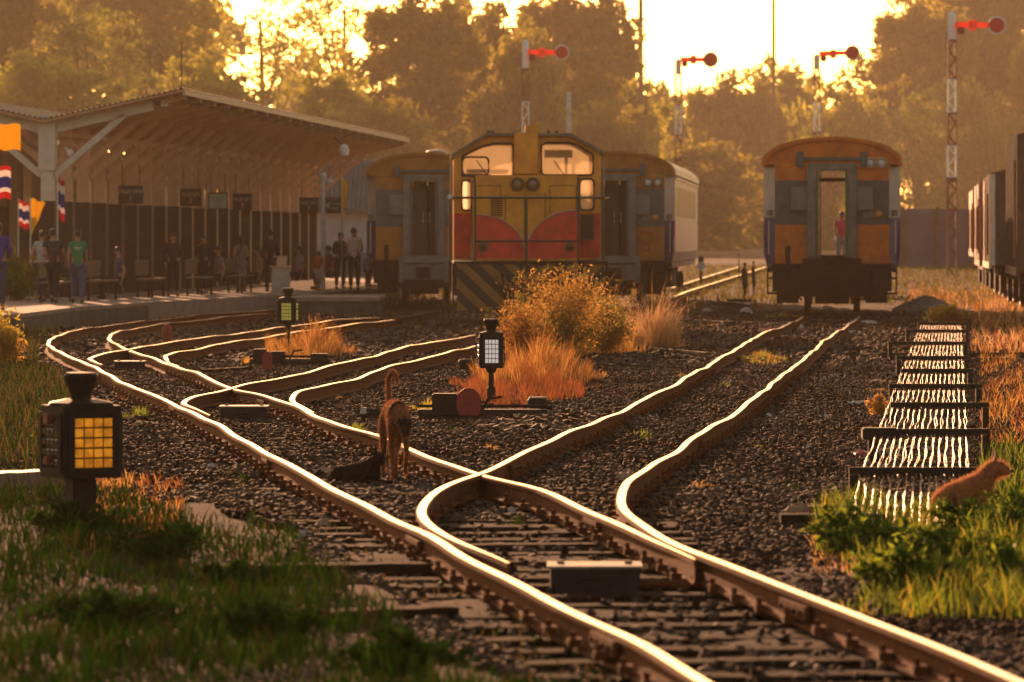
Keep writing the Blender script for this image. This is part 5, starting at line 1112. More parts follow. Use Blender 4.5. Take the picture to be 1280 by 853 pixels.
T = [
 ('dense',0, -10,230, -70,215,205,'large dark tree at the far left picture edge'),
 ('mid',0,  60,190, 60,225,190,'yellow green tree just above the left canopy roof'),
 ('mid',1, 170,230, -60,150,215,'tall spreading tree above the canopy front corner'),
 ('light',0, 110,150, 10,150,196,'pale green feathery tree left of the antenna'),
 ('mid',2, 255,170, 70,230,192,'tree low behind the middle of the canopy roof'),
 ('sparse',0, 330,200, -40,150,222,'thin tree with bright sky showing through, left of the pale gable'),
 ('sparse',1, 430,210, -50,150,230,'thin tree with bright gaps right of the pale gable'),
 ('mid',0, 300,150, 120,300,200,'bushy tree behind the canopy below the thin trees'),
 ('mid',1, 425,150, 100,250,198,'mid green tree directly over the canopy far end'),
 ('dense',1, 520,190, 10,200,205,'dark tree between the canopy and the locomotive'),
 ('dense',2, 480,180, 140,330,196,'dark low tree directly behind the amber coach'),
 ('dense',0, 610,190, 30,250,212,'dark tree left of the semaphore behind the cab'),
 ('dense',1, 715,200, 2,230,222,'tall rounded tree right of the semaphore behind the cab'),
 ('dense',2, 655,150, 60,330,205,'dark tree behind the locomotive cab'),
 ('mid',2, 770,140, 70,300,230,'tree filling in under the tall rounded one'),
 ('dense',0, 745,220, 150,335,214,'broad dark tree behind the half hidden coach'),
 ('dense',1, 30,260, -80,160,285,'tall hazy tree far behind the left canopy roof'),
 ('dense',2, 190,240, -80,170,290,'tall hazy tree far behind the antenna'),
 ('mid',1, 240,140, 60,240,280,'hazy tree far behind the middle of the canopy'),
 ('dense',0, 560,230, 25,300,290,'hazy tree far behind the locomotive and amber coach'),
 ('mid',2, 690,200, 30,300,292,'hazy tree far behind the tall rounded tree'),
 ('dense',2, 1210,240, -20,300,290,'hazy tree far behind the tallest semaphore'),
 ('mid',1, 430,260, 130,320,280,'hazy tree far behind the canopy far end'),
 ('dense',1, 780,200, 130,330,285,'hazy tree far behind the half hidden coach'),
 ('mid',0, 960,280, 125,335,288,'hazy wide tree far behind the lone orange coach'),
 ('dense',2, 905,150, 268,352,242,'low dark bush clump beyond the far pale track'),
 ('dense',0, 835,130, 262,350,243,'low dark bush clump behind the side of the half hidden coach'),
 ('dense',1, 1075,130, 262,345,243,'low dark bush clump right of the orange coach at the end of the mauve wall'),
 ('mid',0, 850,150, 100,300,262,'low hazy tree behind the third semaphore'),
 ('dense',1, 915,170, 112,320,250,'broad hazy tree in the middle under the brightest sky'),
 ('mid',1, 990,150, 96,300,258,'low hazy tree under the lone tall pole'),
 ('dense',2, 880,190, 190,338,232,'dark bushy tree between the two right hand coaches'),
 ('mid',2, 1060,160, 98,320,240,'hazy tree behind the lone orange coach roof'),
 ('dense',0, 1010,180, 190,338,226,'dark bushy tree hidden behind the orange coach'),
 ('dense',1, 1150,170, 18,190,245,'tall dark tree left of the tallest semaphore'),
 ('dense',2, 1235,200, -50,190,250,'tallest dark tree in the upper right corner'),
 ('mid',0, 1120,110, 70,230,252,'small tree crown leaning into the bright sky'),
 ('light',1, 1145,150, 130,325,236,'pale green tree left of the tallest semaphore above the mauve wall'),
 ('light',0, 1245,130, 145,275,236,'bright green bushy tree above the rusty wagons'),
 ('mid',1, 1215,150, 120,330,240,'mid green tree behind the tallest semaphore'),
 ('dense',1, 1310,140, 60,330,238,'dark tree behind the nearest goods wagon'),
]
for t in T: tree(*t[:7], t[7])
def bush(px, py, w_, h_, n, m, label, leaf=.05, name='shrub', cat='shrub', stems=26, zb=None, Y=None, seeds=0, group=None, blade=0, dpt=1.0, m2=None):
    if Y is None: x, y = G(px, py); z = -.16
    else: x, y, z = AT(px, Y), Y, ground_z(0, Y) if zb is None else zb
    r = empty(name, (x, y, z), 0, label, cat, group); sb = MB(); pts = []
    for k in range(stems):
        a = RNG.uniform(0, 2*np.pi); q = math.sqrt(RNG.random()); ex, ey = q*math.cos(a)*w_/2, q*math.sin(a)*w_/2*dpt; hh = h_*(1-.45*q*q)*RNG.uniform(.65, 1.05)
        p = [(ex*.25*t_+ex*.75*t_**1.6, ey*t_, hh*t_) for t_ in (0, .3, .6, .85, 1)]; sb.path(p, [.007*h_+.002, .006*h_+.002, .004, .003, .0015], 4)
        m_ = int(n/stems); t_ = RNG.uniform(.12, 1.0, m_)**.7; sp = .16*h_*(1.1-t_*.6)
        pts.append(np.stack([ex*.25*t_+ex*.75*t_**1.6+RNG.normal(size=m_)*sp, ey*t_+RNG.normal(size=m_)*sp*dpt, np.maximum(.01, hh*t_+RNG.normal(size=m_)*sp*.6)], 1))
    sb.build('stems', mat('twig', (0.16, 0.09, 0.04), .8), r, fix=False); P = np.concatenate(pts); V, Q = leaves(P, leaf, .5); mi = None; ms = [m]
    if m2: ms = [m, m2]; kk = np.sin(P[:, 0]*3.1+1)*np.cos(P[:, 2]*3.7+P[:, 1])+RNG.normal(size=len(P))*.5; mi = (kk > .15).astype(int)
    npmesh('foliage', V, Q, ms, r, mi=mi); return r
B_gold = mat('weed_gold', (0.66, 0.40, 0.10), .8, spec=.1, trans=.65, c2=(0.36, 0.17, 0.045), nscale=3)
B_olive = mat('weed_olive', (0.17, 0.17, 0.03), .7, trans=.5, c2=(0.20, 0.15, 0.03), nscale=3)
B_red = mat('weed_russet', (0.34, 0.115, 0.045), .8, spec=.1, trans=.6, c2=(0.17, 0.06, 0.025), nscale=3)
B_straw = mat('dry_straw', (0.80, 0.50, 0.30), .7, trans=.6, c2=(0.62, 0.34, 0.17), nscale=3)
B_yel = mat('leaf_yellow', (0.42, 0.33, 0.04), .6, trans=.55)
G_green = mat('grass_green', (0.012, 0.040, 0.003), .95, spec=.02, trans=.3, c2=(0.028, 0.070, 0.005), lo=.45, hi=.7, nscale=1.2)  # dark green, albedo lowered further to carry the foreground shade
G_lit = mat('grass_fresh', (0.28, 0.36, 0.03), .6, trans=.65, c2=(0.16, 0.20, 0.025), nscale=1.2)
G_dead = mat('grass_dead', (0.05, 0.040, 0.012), .9, spec=.05, trans=.3)
G_mid = mat('grass_dull', (0.035, 0.075, 0.008), .9, spec=.03, trans=.3)
G_brown = mat('grass_brown', (0.16, 0.10, 0.03), .75, trans=.45, c2=(0.10, 0.09, 0.02), nscale=1.0)
bush(700, 447, 2.0, 1.36, 9000, B_gold, 'tallest golden olive bush in front of the locomotive', .034, stems=60, dpt=1.2, m2=B_olive)
bush(655, 452, 0.9, 0.95, 3500, B_gold, 'left shoulder of golden weed beside the tallest bush', .034, stems=30, m2=B_red)
bush(755, 443, 0.95, 0.85, 4200, B_olive, 'green leafy bush between the tallest bush and the pale grass', .036, stems=34, m2=B_gold)
bush(1185, 411, 0.85, 0.52, 1200, B_yel, 'yellow leaved weed behind the farthest wire frames', .07, stems=18, m2=B_gold)
bush(1100, 520, 0.28, 0.24, 420, B_gold, 'dry orange weed left of the middle wire frames', .03, stems=10)
bush(8, 455, 0.45, 0.75, 1600, B_yel, 'yellow green weed at the left edge by the platform', .05, stems=20, m2=B_gold)
bush(20, 0, 2.3, 1.15, 3600, L_dk, 'dark green clipped shrub behind the flags at the left edge', .07, Y=104, zb=PT, stems=30, m2=L_lt)
bush(350, 0, 3.0, 1.4, 3200, L_dk, 'dark shrub behind the far canopy columns', .09, Y=168, stems=26)
def tuft(px, py, w_, d_, h_, n, m, label, lean=.7, wd=.006, name='grass_tuft', cat='grass tuft', seeds=0, kind=None, m2=None, wpow=.5, group=None):
    x, y = G(px, py); a = RNG.uniform(0, 2*np.pi, n); q = RNG.random(n)**(wpow+.1)*(1+.12*np.sin(a*3+1)+.1*np.sin(a*7)); P = np.stack([q*np.cos(a)*w_/2, q*np.sin(a)*d_/2, np.zeros(n)], 1)
    Hh = h_*RNG.uniform(.35, 1.05, n)*(1-.62*q**1.5)*np.clip(.75+.3*np.sin(P[:, 0]*9/max(w_, .3)+P[:, 1]*7/max(d_, .3))+.2*np.sin(P[:, 0]*23), .3, 1.2); V, Q = blades(P, Hh, np.full(n, wd)*RNG.uniform(.7, 1.4, n), lean, dirs=a+RNG.normal(size=n)*.7)
    ms = [m]; mi = None
    if m2: ms = [m, m2]; mi = np.repeat((RNG.random(n) > .5).astype(int), 3)
    if seeds:
        tip = V.reshape(n, 8, 3)[:, 6:8].mean(1); s = RNG.choice(n, seeds, replace=False); C = np.repeat(tip[s], 16, 0)+RNG.normal(size=(seeds*16, 3))*np.array([.008, .008, .035]); V2, Q2 = leaves(C, .012, .5); V, Q = join([(V, Q), (V2, Q2)])
        if mi is not None: mi = np.concatenate([mi, np.zeros(len(Q2), int)])
    o = npmesh(name, V, Q, ms, None, mi=mi); o.location = (x, y, -.155); return tag(o, label, cat, group, kind)
tuft(812, 435, .95, 1.3, 1.18, 1900, B_straw, 'tall pale dry grass with feathery heads right of the green bush', .75, .0065, seeds=190, m2=B_gold)
tuft(790, 432, .5, 1.0, 1.0, 500, B_straw, 'smaller pale dry grass clump touching the green bush', .6, .006, seeds=50)
tuft(710, 441, 2.2, 2.6, 1.45, 1500, B_gold, 'thin golden stalks poking out of the tallest bush', .55, .006, seeds=90)
tuft(650, 486, 1.6, 12, .34, 7500, B_red, 'russet dry grass spreading round the middle lantern', .45, .006, kind='stuff', m2=B_red, name='dry_grass', cat='grass')
tuft(668, 474, 1.5, 8, .66, 5500, B_red, 'taller russet dry grass below the golden bush', .5, .006, kind='stuff', name='dry_grass', cat='grass', m2=B_gold)
tuft(385, 443, 1.25, 7, .62, 3800, B_gold, 'orange dry grass tuft right of the far lantern', .6, .007, m2=B_red, seeds=120)
tuft(330, 452, .6, 4, .2, 900, B_gold, 'short straw coloured grass around the red target plate of the far gear', .6, .006)
tuft(533, 512, .35, 2.2, .16, 900, B_yel, 'small yellow grass tuft left of the black gear box', .6, .005)
tuft(440, 541, .22, 1, .13, 700, G_lit, 'small green weed beside the middle rail left of the dog', .7, .007)
tuft(950, 449, .8, 6, .16, 1400, G_lit, 'green grass tuft between the rails of the right track', .7, .008, m2=B_gold)
tuft(910, 448, .3, 3, .10, 250, G_lit, 'smaller green grass patch beside the left rail of the right track', .7, .008)
tuft(975, 396, 1.0, 6, .14, 700, G_lit, 'low green grass just left of the orange coach wheels', .6, .009, m2=B_yel)
tuft(640, 521, 1.2, 2.4, .12, 900, B_straw, 'short pale grass lying along the black gear bed', .8, .005)
tuft(800, 545, .3, 2, .08, 260, G_lit, 'sparse green seedlings between the right track rails', .6, .006)
tuft(375, 492, .2, .8, .1, 260, G_lit, 'tiny green sprout on the ballast right of the middle crossing', .7, .006)
tuft(170, 520, .3, 1.5, .15, 250, G_lit, 'green sprouts on the ballast above the amber lantern', .7, .008)
rw = random.Random(9)
for i, (px, py) in enumerate([(850,470),(905,482),(770,560),(980,470),(1040,455),(1095,490),(985,610),(700,570),(610,560),(560,540),(420,500),(480,470),(250,545),(300,600),(215,470),(150,500),(940,560),(1000,530),(640,650),(870,610),(1150,455),(400,430),(520,410),(830,455)]):
    tuft(px, py, rw.uniform(.12, .3), rw.uniform(.4, 1.5), rw.uniform(.05, .10), 240, rw.choice([B_gold, B_red, G_lit, G_mid]), 'tiny sparse weed sprouting through the ballast stones', .8, .006, name='ballast_weed', cat='weed', group='tiny weeds sprouting through the ballast')
def grass_area(n, px0, px1, py0, py1, hl, hh, wd, mats, label, lean=.6, mask=None, zb=-.16, name='grass'):
    P = region_pts(n, px0, px1, py0, py1, -.14); 
    if mask is not None:
        px = 640+P[:, 0]*F/P[:, 1]; py = 300+(EYE+.14)*F/P[:, 1]; P = P[mask(px, py)]
    P[:, 2] = zb; n = len(P); cl = np.clip(.5+.5*np.sin(P[:, 0]*2.3+P[:, 1]*1.1)*np.cos(P[:, 1]*1.7-P[:, 0]*1.3)+.45*np.sin(P[:, 0]*9+P[:, 1]*5)*np.sin(P[:, 1]*7-P[:, 0]*4), 0, 1.25); Hh = (hl+(hh-hl)*cl*RNG.random(n)**.6)
    V, Q = blades(P, Hh, wd*RNG.uniform(.6, 1.5, n), lean); mi = np.repeat(RNG.integers(0, len(mats), n), 3); return tag(npmesh(name, V, Q, mats, None, mi=mi), label, 'grass', kind='stuff')
def railmask(px, py, off): 
    a = np.array(sorted(PX['A'][8:], key=lambda p: p[1])); return px < np.interp(py, a[:, 1], a[:, 0])-off
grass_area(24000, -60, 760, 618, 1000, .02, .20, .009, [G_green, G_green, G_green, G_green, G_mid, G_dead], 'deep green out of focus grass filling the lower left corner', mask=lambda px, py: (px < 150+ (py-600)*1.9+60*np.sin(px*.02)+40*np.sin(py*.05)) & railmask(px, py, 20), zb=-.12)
grass_area(2600, 180, 760, 640, 900, .02, .08, .007, [G_green, G_brown], 'thin short grass scattered left of the near rail', mask=lambda px, py: railmask(px, py, 12))
grass_area(9000, -60, 95, 412, 600, .05, .24, .009, [G_brown, G_dead, G_green, G_mid, G_brown, G_green], 'brownish dry verge grass up the left edge beyond the amber lantern', mask=lambda px, py: px < 78-25*np.sin(py*.06)+(py-500)*.12, zb=-.11)
grass_area(1800, 90, 230, 600, 690, .03, .14, .007, [B_gold, B_red], 'russet dry grass just right of the amber lantern', mask=lambda px, py: railmask(px, py, 60))
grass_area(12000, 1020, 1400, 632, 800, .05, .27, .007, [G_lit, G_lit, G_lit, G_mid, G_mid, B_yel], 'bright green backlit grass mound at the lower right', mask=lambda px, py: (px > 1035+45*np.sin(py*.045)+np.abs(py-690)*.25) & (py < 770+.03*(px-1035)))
grass_area(2200, 1225, 1400, 560, 650, .10, .34, .008, [G_lit, G_green], 'taller green grass at the right edge beside the reddish dog')
grass_area(420, 1015, 1090, 655, 720, .04, .14, .006, [B_gold, B_straw], 'dry straw fringe along the left side of the green mound')
grass_area(16000, 1135, 1330, 352, 442, .06, .34, .016, [B_gold, B_red, B_straw], 'orange dry grass field to the right beyond the wire frames', mask=lambda px, py: (px > 1215-(py-352)*.0) | (py < 385))
grass_area(4500, 1225, 1330, 438, 560, .03, .2, .009, [B_gold, B_red], 'dry orange grass right of the wire frames')
grass_area(2600, 1110, 1300, 340, 372, .05, .22, .03, [B_gold, B_straw], 'far straw coloured grass before the mauve wall', zb=-.12)
grass_area(1800, 870, 1010, 396, 432, .02, .08, .010, [B_gold, B_red], 'thin rusty ground grass left of the right track')
grass_area(1300, 1060, 1145, 400, 436, .02, .08, .010, [B_gold, B_red], 'thin rusty ground grass right of the right track')
for i, (px, py, w_, h_, lb) in enumerate(((1205, 662, .6, .20, 'green weed hiding the feet of the russet dog'), (1065, 690, .55, .30, 'low fresh green weed at the left tip of the bright green mound'), (1105, 695, .7, .24, 'bright green leafy weed in front of the wire ends'), (1180, 712, .8, .26, 'broad bright green weed in the middle of the green mound'), (1262, 672, .6, .28, 'tall bright green weed right of the russet dog'), (1262, 740, .7, .26, 'green weed at the right edge low in the mound'), (1140, 740, .7, .24, 'low green weed along the near edge of the mound'))):
    bush(px, py, w_, h_, 1500, G_lit, lb, .032, stems=26, name='leafy_weed', cat='weed', m2=G_mid)
for i, (px, py, w_, h_, lb) in enumerate(((85, 672, .7, .22, 'dark green weed below the amber lantern'), (200, 700, .7, .24, 'dark green weed right of and below the amber lantern'), (130, 790, .7, .22, 'dark green weed low at the left of the foreground grass'), (330, 800, .7, .20, 'dark green weed in the middle of the foreground grass'), (500, 840, .6, .18, 'dark green weed left of the near rail at the bottom'), (300, 735, .5, .16, 'dark green weed among the half buried planks'))):
    bush(px, py, w_, h_, 1100, G_mid, lb, .034, stems=22, name='leafy_weed', cat='weed', m2=G_green)
# rough grass on the rising ground far behind
n = 26000; Y = RNG.uniform(125, 236, n); X = RNG.uniform(-.11, .12, n)*Y; P = np.stack([X, Y, -.165+.48*np.minimum(1, (Y-122)/125.)-.01], 1)
V, Q = blades(P, RNG.uniform(.05, .22, n), np.full(n, .05), .6); tag(npmesh('grass', V, Q, [B_olive, G_brown], None, mi=np.repeat(RNG.integers(0, 2, n), 3)), 'far rough grass on the rising ground behind the coaches', 'grass', kind='stuff')

# ------------------------------------------------------------------ people
SKIN = mat('skin', (0.36, 0.19, 0.12), .6); HAIR = mat('hair_black', (0.012, 0.009, 0.008), .5); SHOE = mat('shoe_dark', (0.02, 0.016, 0.014), .5)
def person(px, py, h, rz, shirt, legs, label, pose='walk', Y=None, z=PT, sleeves='short', hair='short', bag=None, face=True, group='people on the station platform', shorts=False, gait=.16):
    if Y is None:
        s = (py-300)/(EYE-z); Y = F/s
    r = empty('person', (AT(px, Y), Y, z), rz, label, 'person', group); k = h/1.7
    sit = pose == 'sit'; g = gait if pose == 'walk' else 0.03; dz = -.44 if sit else 0
    J = {}
    J['pel'] = ((0, 0, .93+dz), .125); J['wai'] = ((0, .0, 1.08+dz), .112); J['che'] = ((0, -.01, 1.28+dz), .135); J['nb'] = ((0, 0, 1.425+dz), .075); J['nk'] = ((0, -.01, 1.49+dz), .05); J['hd'] = ((0, -.02, 1.565+dz), .078); J['ht'] = ((0, -.01, 1.645+dz), .072)
    for s, nm in ((-1, 'l'), (1, 'r')):
        sw = g*s
        J['sh'+nm] = ((s*.165, 0, 1.385+dz), .058); J['el'+nm] = ((s*.215, .03+sw*.7, 1.12+dz), .041); J['wr'+nm] = ((s*.215, -.05+sw*1.2, .89+dz), .026); J['pa'+nm] = ((s*.212, -.065+sw*1.3, .835+dz), .028)
        J['hi'+nm] = ((s*.085, 0, .87+dz), .092)
        if sit: J['kn'+nm] = ((s*.11, -.42, .47), .060); J['an'+nm] = ((s*.11, -.40, .09), .038); J['to'+nm] = ((s*.11, -.53, .03), .033)
        else: J['kn'+nm] = ((s*.095, -.03-sw*.9, .49), .060); J['an'+nm] = ((s*.10, .03-sw*1.3, .085+max(0, -(-sw))*.25*(1 if pose == 'walk' else 0)*(1 if sw > 0 else 0)), .038); J['to'+nm] = ((s*.105, -.10-sw*1.3, .03), .033)
    ra = random.Random(int(px*13+7)); bend = ra.uniform(.0, .75); which = ra.choice('lr'); tl = ra.uniform(-.02, .03)
    for nm, s in (('l', -1), ('r', 1)):
        if nm == which and not sit:
            e_ = J['el'+nm][0]; w_ = (s*(.20-.10*bend), e_[1]-.10-.16*bend, .89+.22*bend+dz); J['wr'+nm] = (w_, .026); J['pa'+nm] = ((w_[0]-s*.02*bend, w_[1]-.035*bend-.01, w_[2]-.05+.045*bend), .028)
    for nn in ('che', 'nb', 'nk', 'hd', 'ht', 'shl', 'shr'): p_, r0_ = J[nn]; J[nn] = ((p_[0]+tl*(p_[2]-.9-dz)*1.2, p_[1]-.05*(p_[2]-.9-dz), p_[2]), r0_)
    S = lambda *ns, add=0, **kw: [(n_, tuple(c*k for c in J[n_][0]), J[n_][1]*k+add) for n_ in ns]
    V, E, Rr = chain([S('pel', 'wai', 'che', 'nb', 'nk', 'hd', 'ht')]+[S('che', 'sh'+n_, 'el'+n_, 'wr'+n_, 'pa'+n_) for n_ in 'lr']+[S('pel', 'hi'+n_, 'kn'+n_, 'an'+n_, 'to'+n_) for n_ in 'lr'])
    v, f = skin(V, E, Rr, 1); b = MB(); b.add(v, f)
    for nm, s in (('l', -1), ('r', 1)):   # five fingers each hand
        c = Vector(J['pa'+nm][0])*k
        for q in range(4): o = Vector(((0)*k, (q-1.5)*.017*k, 0)); L = (.072, .082, .078, .06)[q]*k; b.path([c+o*.6, c+o+Vector((0, -.004, -L*.55)), c+o+Vector((-s*.012*k, -.006, -L))], [.009*k, .008*k, .006*k], 5)
        b.path([c+Vector((0, -.02*k, .02*k)), c+Vector((-s*.012*k, -.042*k, -.012*k)), c+Vector((-s*.014*k, -.046*k, -.04*k))], [.010*k, .009*k, .007*k], 5)
    hc = Vector(J['hd'][0])*k
    b.path([hc+Vector((0, -.082*k, .03*k)), hc+Vector((0, -.098*k, .0)), hc+Vector((0, -.085*k, -.012*k))], [.009*k, .014*k, .011*k], 6)     # nose
    for s in (-1, 1): b.box(hc+Vector((s*.078*k, .0, .01*k)), (.014*k, .035*k, .05*k))
    body = b.build('body', SKIN, r, smooth=True)
    if face:
        b = MB()
        for s in (-1, 1): b.lathe([(.013*k, 0), (.011*k, -.008), (.002, -.010)], hc+Vector((s*.03*k, -.072*k, .028*k)), 8, axis='Y')
        b.build('eyes', HAIR, body); b = MB(); b.box(hc+Vector((0, -.078*k, -.035*k)), (.045*k, .01*k, .009*k)); b.build('mouth', mat('lips', (.25, .07, .06), .6), body)
    # hair
    b = MB(); hh = Vector(J['ht'][0])*k; P = []; n = 14; m_ = 8
    for j in range(m_+1):
        ph = math.pi*.5*j/m_
        for i in range(n):
            a = 2*math.pi*i/n; front = max(0, -math.sin(a)); rr = .089*k*math.cos(ph) if j else .089*k
            dzv = -.075*k*(1-front*1.05) if j == 0 else .085*k*math.sin(ph)
            P.append((hh.x+rr*math.cos(a)*.93, hh.y+rr*math.sin(a)*1.08+.008*k, hh.z+dzv-.012*k))
    b.add(P, [(j*n+i, j*n+(i+1) % n, (j+1)*n+(i+1) % n, (j+1)*n+i) for j in range(m_) for i in range(n)])
    if hair == 'long': b.path([hh+Vector((0, .05*k, 0)), hh+Vector((0, .09*k, -.12*k)), hh+Vector((0, .10*k, -.3*k))], [.06*k, .075*k, .03*k], 10)
    b.build('hair', HAIR, body, smooth=True)
    # clothes follow the same joints
    ext = {'short': .55, 'long': 1.0, 'none': .05}[sleeves]; ch = [S('wai', 'che', 'nb', add=.020*k)]
    ch[0] = [('h0', tuple(c*k for c in (0, 0, .80+dz)), .145*k), ('wai', ch[0][0][1], .128*k), ch[0][1], ('nb', tuple(c*k for c in (J['nb'][0][0], J['nb'][0][1]-.004, 1.415+dz)), .092*k)]
    ch[0][2] = ('che', ch[0][2][1], .158*k)
    for n_ in 'lr':
        sh, el, wr = (Vector(J[q+n_][0])*k for q in ('sh', 'el', 'wr')); c_ = [('che', ch[0][2][1], ch[0][2][2]), ('sh'+n_, tuple(sh), .072*k)]
        if sleeves != 'none': e1 = sh.lerp(el, ext); c_.append(('e'+n_, tuple(e1), .058*k))
        if sleeves == 'long': c_.append(('w'+n_, tuple(wr+Vector((0, 0, .02))), .040*k))
        ch.append(c_)
    V, E, Rr = chain(ch); v, f = skin(V, E, Rr, 1); MB().add(v, f).build('shirt', shirt, body, smooth=True)
    ch = [[('pel', tuple(c*k for c in (0, .005, .95+dz)), .136*k)]+[('hil', tuple(c*k for c in J['hil'][0]), .108*k), ('knl', tuple(c*k for c in J['knl'][0]), .080*k if not shorts else .09*k)]+([] if shorts else [('anl', tuple(c*k for c in (Vector(J['anl'][0])+Vector((0, 0, .02)))), .062*k)]),
          [('pel', tuple(c*k for c in (0, .005, .95+dz)), .136*k)]+[('hir', tuple(c*k for c in J['hir'][0]), .108*k), ('knr', tuple(c*k for c in J['knr'][0]), .080*k if not shorts else .09*k)]+([] if shorts else [('anr', tuple(c*k for c in (Vector(J['anr'][0])+Vector((0, 0, .02)))), .062*k)])]
    V, E, Rr = chain(ch); v, f = skin(V, E, Rr, 1); MB().add(v, f).build('trousers' if not shorts else 'shorts', legs, body, smooth=True)
    for n_ in 'lr':
        a, t = Vector(J['an'+n_][0])*k, Vector(J['to'+n_][0])*k; V, E, Rr = chain([[('a', tuple(a+Vector((0, .035*k, -.035*k))), .045*k), ('m', tuple((a+t)/2+Vector((0, 0, -.02*k))), .044*k), ('t', tuple(t+Vector((0, -.03*k, 0))), .036*k)]]); v, f = skin(V, E, Rr, 1); MB().add(v, f).build('shoe', SHOE, body, smooth=True)
    if bag:
        b = MB(); b.box((.22*k, .02, .92*k), (.10*k, .28*k, .24*k)); o = b.build('shoulder_bag', bag, None, bev=.02); o.parent = r
        MB().path([(.2*k, .02, 1.04*k), (.05*k, .14*k, 1.25*k), (-.13*k, .03*k, 1.44*k), (-.1*k, -.14*k, 1.3*k), (.2*k, -.08*k, 1.04*k)], .012*k, 5).build('bag_strap', bag, o)
    return r, k
def cl(name, c, **kw): return mat('cloth_'+name, c, .85, c2=tuple(v*.75 for v in c), nscale=9, **kw)
BACK = math.pi
r, k = person(97, 379.5, 1.50, BACK+.1, cl('green', (.03, .24, .10)), cl('denim', (.07, .10, .19)), 'person in a green shirt and blue jeans walking away on the platform')
b = MB()
for q in range(5): b.box(((q-2)*.035*k, .155*k, 1.30*k), (.024*k, .006, .03*k))
b.box((0, .157*k, 1.26*k), (.12*k, .006, .012*k)); b.build('shirt_print', mat('print_white', (.6, .65, .55), .7), r)
person(67, 379, 1.53, BACK-.1, cl('charcoal', (.05, .045, .05)), cl('black', (.018, .016, .018)), 'person in a dark grey shirt and black trousers walking away beside the green shirt', gait=.22)
person(52, 377, 1.50, BACK-.3, cl('pale', (.42, .38, .36)), cl('navy', (.03, .035, .08)), 'person in a pale shirt half hidden behind the dark grey shirt', gait=.1)
person(-2, 388, 1.62, BACK, cl('violet', (.07, .05, .28)), cl('darkdenim', (.03, .05, .10)), 'person in a violet blue shirt cut off by the left picture edge', sleeves='long')
person(216, 371, 1.46, .2, cl('blacksuit', (.022, .018, .02)), cl('black', (.018, .016, .018)), 'person dressed in black facing the camera in the middle of the platform', sleeves='long', gait=.10)
person(254, 366, 1.42, -.4, cl('navysuit', (.03, .03, .05)), cl('black', (.018, .016, .018)), 'person in dark navy standing right of the person in black', pose='stand', sleeves='long')
person(301, 365.5, 1.40, BACK+.2, cl('greytop', (.20, .16, .15)), cl('paletrousers', (.26, .22, .22)), 'person in a grey top and pale trousers with a dark shoulder bag', hair='long', bag=cl('bag', (.03, .02, .02)), sleeves='none', gait=.08)
person(338, 365, 1.56, BACK, cl('blackcoat', (.02, .016, .016)), cl('black', (.018, .016, .018)), 'tall dark figure standing left of the pale counter', pose='stand', sleeves='long')
person(398, 364, 1.02, BACK-.3, cl('orangered', (.48, .07, .03)), cl('whiteshort', (.5, .45, .42)), 'child in an orange red top and white shorts', shorts=True, gait=.08)
person(425, 361.5, 1.50, .3, cl('darkbrown', (.04, .028, .024)), cl('black', (.018, .016, .018)), 'person in dark brown standing left of the pale pink shirt', pose='stand', sleeves='long')
person(443, 363, 1.62, BACK, cl('palepink', (.85, .62, .56)), cl('black', (.018, .016, .018)), 'person in a pale pink shirt and black trousers seen from behind', pose='stand')
person(460, 363, .98, BACK-.5, cl('lavender', (.24, .18, .30)), cl('plum', (.22, .06, .09)), 'child in a lavender top right of the pale pink shirt', pose='stand', sleeves='long')
def seated(px, Y, label, sh, tr, rz=-1.2, h=1.55): person(px, 0, h, rz, sh, tr, label, pose='sit', Y=Y, z=PT)
seated(150, 107, 'seated person in dark blue near the first benches', cl('slateblue', (.06, .07, .12)), cl('black', (.018, .016, .018)))
seated(275, 117, 'seated person in grey behind the navy figure', cl('greytop', (.2, .16, .15)), cl('black', (.018, .016, .018)))
seated(322, 121, 'seated person in brown beside the tall dark figure', cl('tanshirt', (.25, .15, .10)), cl('black', (.018, .016, .018)))
seated(412, 128, 'seated person in dull red near the white post', cl('dullred', (.20, .06, .05)), cl('darkdenim', (.03, .05, .10)))
seated(375, 126, 'seated person in a pale top beyond the pale counter', cl('pale', (.42, .38, .36)), cl('navy', (.03, .035, .08)))
Yp = 138; person(1052, 0, 1.6, .2, cl('brightpink', (.6, .06, .12)), cl('palegrey', (.35, .32, .33)), 'far person in pink seen through the open door of the lone orange coach', pose='stand', Y=Yp, z=0.75)
tag(MB().bb(-.9, .9, -.5, 3, 0, .74-ground_z(0, Yp)).build('loading_step', M_conc, None, loc=(AT(1052, Yp), Yp, ground_z(0, Yp)-.0)), 'concrete loading step far behind the lone orange coach', 'step')

